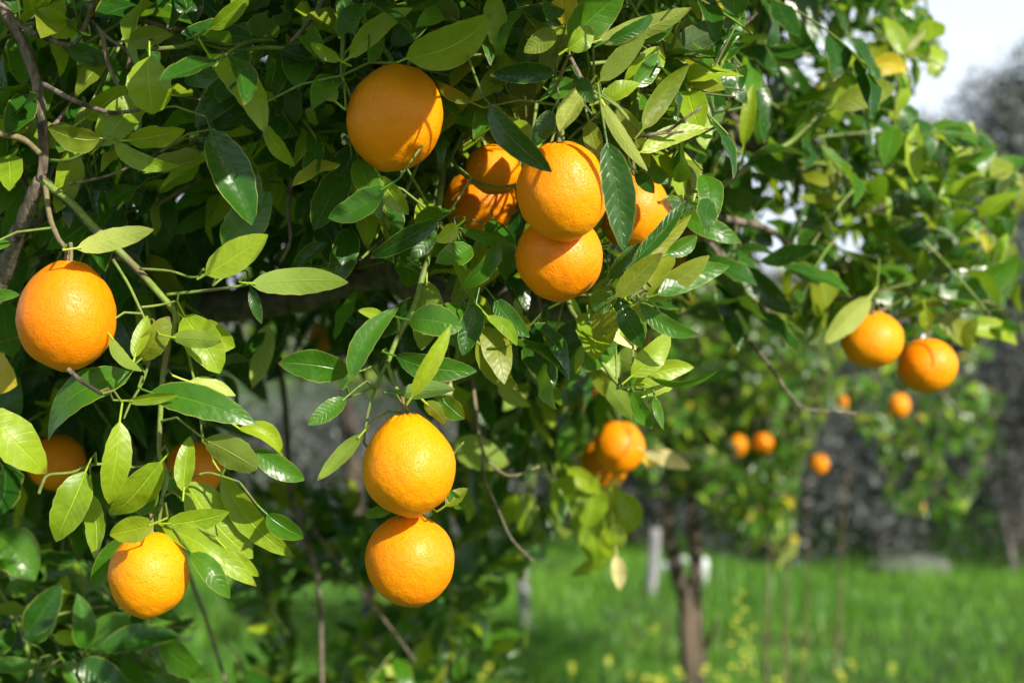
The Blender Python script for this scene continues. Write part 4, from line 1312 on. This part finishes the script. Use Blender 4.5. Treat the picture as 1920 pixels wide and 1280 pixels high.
def tree_guard(px, y0, y1, w, d, label):
    a = at(px, y1, d)
    b = at(px, y0, d)
    r = w / 2 / FPX * d
    n = 14
    V, F = [], []
    prof = [(0, r * .92), (.1, r), (.7, r), (.92, r * .82), (1.0, r * .45)]
    for q, (t, rr) in enumerate(prof):
        c = a.lerp(b, t)
        for k in range(n):
            V.append((c.x + rr * math.cos(2 * math.pi * k / n), c.y + rr * math.sin(2 * math.pi * k / n), c.z))
        if q:
            for k in range(n):
                F.append(((q - 1) * n + k, (q - 1) * n + (k + 1) % n, q * n + (k + 1) % n, q * n + k))
    F.append(tuple(reversed(range(n))))
    F.append(tuple((len(prof) - 1) * n + k for k in range(n)))
    o = link_mesh("white_container", V, F, M_PALE)
    set_props(o, label, "container", "white containers behind the forked trunk")


tree_guard(1281, 1042, 1070, 20, 10.6, "small round white container seen through the trunk fork")
tree_guard(1318, 1044, 1092, 22, 9.8, "taller pale container in the grass just right of the forked trunk")
tree_guard(1250, 1054, 1074, 34, 10.4, "low pale container in the grass just left of the forked trunk")

# boulder
bc = at(1705, 1064, 11.0)
V, F = [], []
for j in range(13):
    th = math.pi * j / 12
    for i in range(20):
        ph = 2 * math.pi * i / 20
        d_ = Vector((math.sin(th) * math.cos(ph), math.sin(th) * math.sin(ph), math.cos(th)))
        k = 1 + 0.25 * mnoise.noise(d_ * 1.8)
        V.append((bc.x + d_.x * .36 * k, bc.y + d_.y * .28 * k, bc.z + d_.z * .11 * k))
    if j:
        for i in range(20):
            a, b = (j - 1) * 20 + i, (j - 1) * 20 + (i + 1) % 20
            F.append((a, a + 20, b + 20, b))
M_ROCK = simple_mat("lichen_rock", (0.09, 0.105, 0.09), (0.17, 0.19, 0.16), 14, 0.9, 0.01)
o = link_mesh("boulder", V, F, M_ROCK)
set_props(o, "flat grey boulder lying at the far edge of the grass", "rock")

# flowering weeds
M_FLOW = simple_mat("yellow_petal", (0.50, 0.56, 0.05), (0.66, 0.68, 0.10), 60, 0.6)
M_STEM = simple_mat("weed_stem", (0.10, 0.22, 0.03), (0.17, 0.30, 0.05), 60, 0.6)
M_DRY = simple_mat("dry_stem", (0.11, 0.075, 0.045), (0.19, 0.13, 0.08), 40, 0.8)


def petal_head(V, F, c, r, n=5):
    for k in range(n):
        a = 2 * math.pi * k / n + random.random() * .3
        d1 = Vector((math.cos(a), math.sin(a) * .6 - .3, .35)).normalized()
        s = d1.cross(Vector((0, -0.6, 1))).normalized()
        b = len(V)
        V.extend([c, c + d1 * r * .6 + s * r * .38, c + d1 * r, c + d1 * r * .6 - s * r * .38])
        F.append((b, b + 1, b + 2, b + 3))


def wildflower(px, py, d, h, heads, label, spread=.02, hr=.014, cat="flower"):
    top = at(px, py, d)
    gz = float(ground_h(np.array([top.x]), np.array([d]))[0])
    root = bpy.data.objects.new("wildflower", None)
    COL.objects.link(root)
    root.location = (top.x, top.y, gz)
    set_props(root, label, cat, "yellow wildflowers in the grass")
    base = Vector((top.x + random.uniform(-.02, .02), d, gz))
    V, F = tube_data([base, (base + top) / 2 + Vector((.006, 0, 0)), top], [.0022, .0018, .0012], 5, 3)
    link_mesh("stem", V, F, M_STEM, root)
    for k in range(heads):
        V, F = [], []
        t = k / max(1, heads - 1) if heads > 1 else 0
        c = top + Vector((random.uniform(-spread, spread), random.uniform(-spread, spread), -h * t))
        petal_head(V, F, c, hr * random.uniform(.8, 1.2))
        petal_head(V, F, c + Vector((0, 0, -.004)), hr * .7)
        link_mesh("flower", V, F, M_FLOW, root)


random.seed(21)
FL = [(1070, 1248, 5.5), (1145, 1235, 5.5), (1185, 1262, 5.4), (1208, 1270, 5.4), (1230, 1275, 5.4), (1345, 1265, 5.2), (1320, 1252, 5.3), (1362, 1272, 5.2), (1470, 1262, 5.3),
      (1675, 1248, 5.6), (1597, 1243, 5.7), (1575, 1262, 5.5), (1508, 1222, 6.0), (1187, 1198, 6.2), (1227, 1175, 6.4), (912, 1250, 5.5), (1278, 1258, 5.0), (1385, 1250, 5.3),
      (1462, 1275, 5.3), (1240, 1268, 5.3), (905, 1272, 5.4)]
FLAB = ['third from the left in the bottom row of flowers', 'at the left end of the row before the trunk', 'in the pair touching just left of the trunk foot', 'low against the trunk foot', 'right at the base of the forked trunk', 'in the clump between the trunk and the dry stems', 'topmost of the clump right of the trunk', 'lowest of the clump right of the trunk', 'between the two dry reddish stems', 'alone in the open grass at lower right', 'left neighbour of the lone lower right one', 'lowest one under the tall thin dry stem', 'just right of the dry reddish stems, set back', 'faint and set back left of the trunk', 'highest of the blossoms left of the trunk', 'under the blurred central foliage', 'over the trunk foot, nearest to the lens', 'at the foot of the tall yellow spike', 'cut by the bottom edge at the dry stems', 'half hidden behind the trunk foot', 'cut by the bottom edge under the central foliage']
for (px, py, d), lb in zip(FL, FLAB):
    wildflower(px, py, d, .02, 2, "small yellow wildflower " + lb, .012, .015)
wildflower(1383, 1112, 5.0, .26, 10, "tall spike of yellow blossom right of the forked trunk", .03, .013, "plant")
wildflower(1405, 1180, 5.1, .16, 6, "shorter yellow blossom spike beside the tall one", .03, .011, "plant")


def dry_stem(pts, r, label):
    W = [at(*p) for p in pts]
    V, F = tube_data(W, [r * (1 - .5 * i / (len(W) - 1)) for i in range(len(W))], 6, 5, .05)
    o = link_mesh("dry_stem", V, F, M_DRY)
    set_props(o, label, "stem", "dry stems standing in the grass")


dry_stem([(1440, 1330, 5.2), (1438, 1220, 5.2), (1440, 1120, 5.2), (1446, 1000, 5.2)], .007, "left one of two dry reddish stems below the hanging yellow leaves")
dry_stem([(1478, 1330, 5.2), (1472, 1220, 5.2), (1474, 1130, 5.2), (1476, 1010, 5.2)], .007, "right one of two dry reddish stems below the hanging yellow leaves")
dry_stem([(1560, 1290, 6.4), (1575, 1150, 6.4), (1578, 1020, 6.4), (1590, 880, 6.4)], .008, "tall thin dry stem in front of the grey thicket")
dry_stem([(1505, 1290, 6.0), (1512, 1150, 6.0), (1515, 1050, 6.0), (1513, 900, 6.0)], .005, "faint dry stem between the forked tree and the tall thin one")


# ================================================================ BACKGROUND TREES AND THICKETS
def leafcloud(centers, radii, n, leaf, wfrac, mats, parent, name, bias=None):
    cs = np.array(centers)
    rs = np.array(radii)
    vol = rs.prod(1)
    pick = rng.choice(len(cs), n, p=vol / vol.sum())
    d = norm(rng.normal(0, 1, (n, 3))) * (rng.random(n) ** 0.45)[:, None]
    # clumps
    cl = norm(rng.normal(0, 1, (len(cs) * 60, 3))) * (rng.random(len(cs) * 60) ** .4)[:, None]
    d = cl[rng.integers(0, len(cl), n)] * 0.9 + rng.normal(0, .09, (n, 3))
    P = cs[pick] + d * rs[pick]
    A = norm(rng.normal(0, 1, (n, 3)) + np.array([0, 0, .2]))
    N = rng.normal(0, .6, (n, 3)) + np.array([.3, -.4, .6])
    N = norm(N - A * (A * N).sum(1, keepdims=True))
    S = np.cross(A, N)
    L = leaf * (.6 + .8 * rng.random(n))[:, None]
    w = L * wfrac
    V = np.stack([P, P + A * L * .5 + S * w, P + A * L, P + A * L * .5 - S * w], 1).reshape(-1, 3)
    b = np.arange(n) * 4
    F = np.stack([b, b + 1, b + 2, b + 3], 1)
    R = np.repeat(rng.random(n), 4)
    mi = rng.integers(0, len(mats), n)
    o = big_mesh(name, V, F, mats, parent, rnd=R, midx=mi, smooth=False)
    o['kind'] = 'stuff'
    return o


M_OLV = blade_mat("olive_leaf", (0.10, 0.125, 0.105), (0.19, 0.21, 0.19), (0.16, 0.2, 0.1), 0.15, 0.5, .8)
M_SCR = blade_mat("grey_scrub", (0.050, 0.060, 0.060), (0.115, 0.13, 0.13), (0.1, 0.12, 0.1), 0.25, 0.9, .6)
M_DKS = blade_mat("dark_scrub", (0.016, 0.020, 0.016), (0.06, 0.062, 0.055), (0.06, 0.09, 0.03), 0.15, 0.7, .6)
M_GBARK = simple_mat("grey_bark", (0.10, 0.09, 0.085), (0.20, 0.185, 0.175), 20, 0.9, 0.01)


def back_tree(name, cat, x, y, h, crowns, n, leaf, wf, mats, label, group, trunk_r=.12, stems=1):
    gz = float(ground_h(np.array([x]), np.array([y]))[0])
    root = bpy.data.objects.new(name, None)
    COL.objects.link(root)
    root.location = (x, y, gz)
    set_props(root, label, cat, group)
    for s in range(stems):
        dx = random.uniform(-.25, .25) * (stems > 1) * 2
        V, F = tube_data([Vector((x + dx * .3, y, gz - .1)), Vector((x + dx * .6 + random.uniform(-.1, .1), y, gz + h * .25)), Vector((x + dx * 1.5, y + .1, gz + h * .5)), Vector((x + dx * 2.4, y, gz + h * .85))],
                         [trunk_r, trunk_r * .8, trunk_r * .5, trunk_r * .15], 8, 5, .12)
        link_mesh("trunk" if s == 0 else "stem", V, F, M_GBARK, root)
    leafcloud([(x + a, y + b, gz + c) for a, b, c, *_ in crowns], [q[3:6] for q in crowns], n, leaf, wf, mats, root, "crown")
    return root


random.seed(3)
GT = "grey olive trees at the back"
back_tree("olive_tree", "tree", 4.45, 12.6, 4.6, [(0.1, 0, 2.4, .9, .9, .9), (0.2, 0, 3.4, .7, .8, .7), (-.35, .1, 1.7, .7, .9, .8), (.3, 0, 4.1, .45, .6, .5), (-.5, 0, 3.1, .4, .5, .5), (-.2, 0, 3.9, .4, .5, .4), (-.75, 0, 2.5, .4, .5, .6), (-.72, 0, 3.5, .34, .5, .42), (-.9, 0, 3.0, .3, .5, .4)], 34000, .085, .14, [M_OLV, M_OLV, M_SCR], "tall grey olive tree against the pale sky at the far right", GT)
back_tree("olive_tree", "tree", 6.4, 14.5, 5.6, [(0, 0, 2.6, 1.4, 1.2, 1.4), (-.2, 0, 4.2, 1.0, 1, 1.0)], 14000, .08, .12, [M_OLV, M_SCR], "grey olive tree behind the tall one, cut by the right edge", GT)
back_tree("olive_tree", "tree", 2.6, 15.5, 3.8, [(0, 0, 2.1, 1.3, 1, 1.0), (.9, 0, 1.8, .9, .9, .9)], 11000, .08, .12, [M_OLV, M_DKS], "broad olive tree far behind the forked orange tree", GT)
GS = "shrubs of the thicket behind the grass"
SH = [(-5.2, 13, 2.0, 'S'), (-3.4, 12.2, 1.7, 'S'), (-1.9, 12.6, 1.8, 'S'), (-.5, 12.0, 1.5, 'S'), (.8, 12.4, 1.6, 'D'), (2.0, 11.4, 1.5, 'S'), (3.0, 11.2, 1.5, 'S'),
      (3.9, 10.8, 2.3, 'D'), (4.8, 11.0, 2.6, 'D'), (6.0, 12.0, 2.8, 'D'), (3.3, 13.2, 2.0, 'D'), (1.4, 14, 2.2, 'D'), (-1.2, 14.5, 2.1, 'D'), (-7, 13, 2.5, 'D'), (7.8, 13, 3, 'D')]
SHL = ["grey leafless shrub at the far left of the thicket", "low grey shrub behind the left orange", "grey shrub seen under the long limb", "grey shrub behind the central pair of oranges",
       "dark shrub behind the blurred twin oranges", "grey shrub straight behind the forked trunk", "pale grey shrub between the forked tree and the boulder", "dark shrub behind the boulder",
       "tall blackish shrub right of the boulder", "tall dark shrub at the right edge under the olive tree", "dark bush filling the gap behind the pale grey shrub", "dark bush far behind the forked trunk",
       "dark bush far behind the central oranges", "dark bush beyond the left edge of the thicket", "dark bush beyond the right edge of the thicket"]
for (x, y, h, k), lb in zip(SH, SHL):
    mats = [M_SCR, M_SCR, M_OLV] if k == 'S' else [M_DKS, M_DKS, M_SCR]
    back_tree("shrub", "shrub", x, y, h, [(0, 0, h * .38, .85, .6, h * .42), (.3, .1, h * .65, .6, .5, h * .34), (-.4, 0, h * .5, .6, .5, h * .36)], 6500, .06, .22, mats, lb, GS, .035, 5)
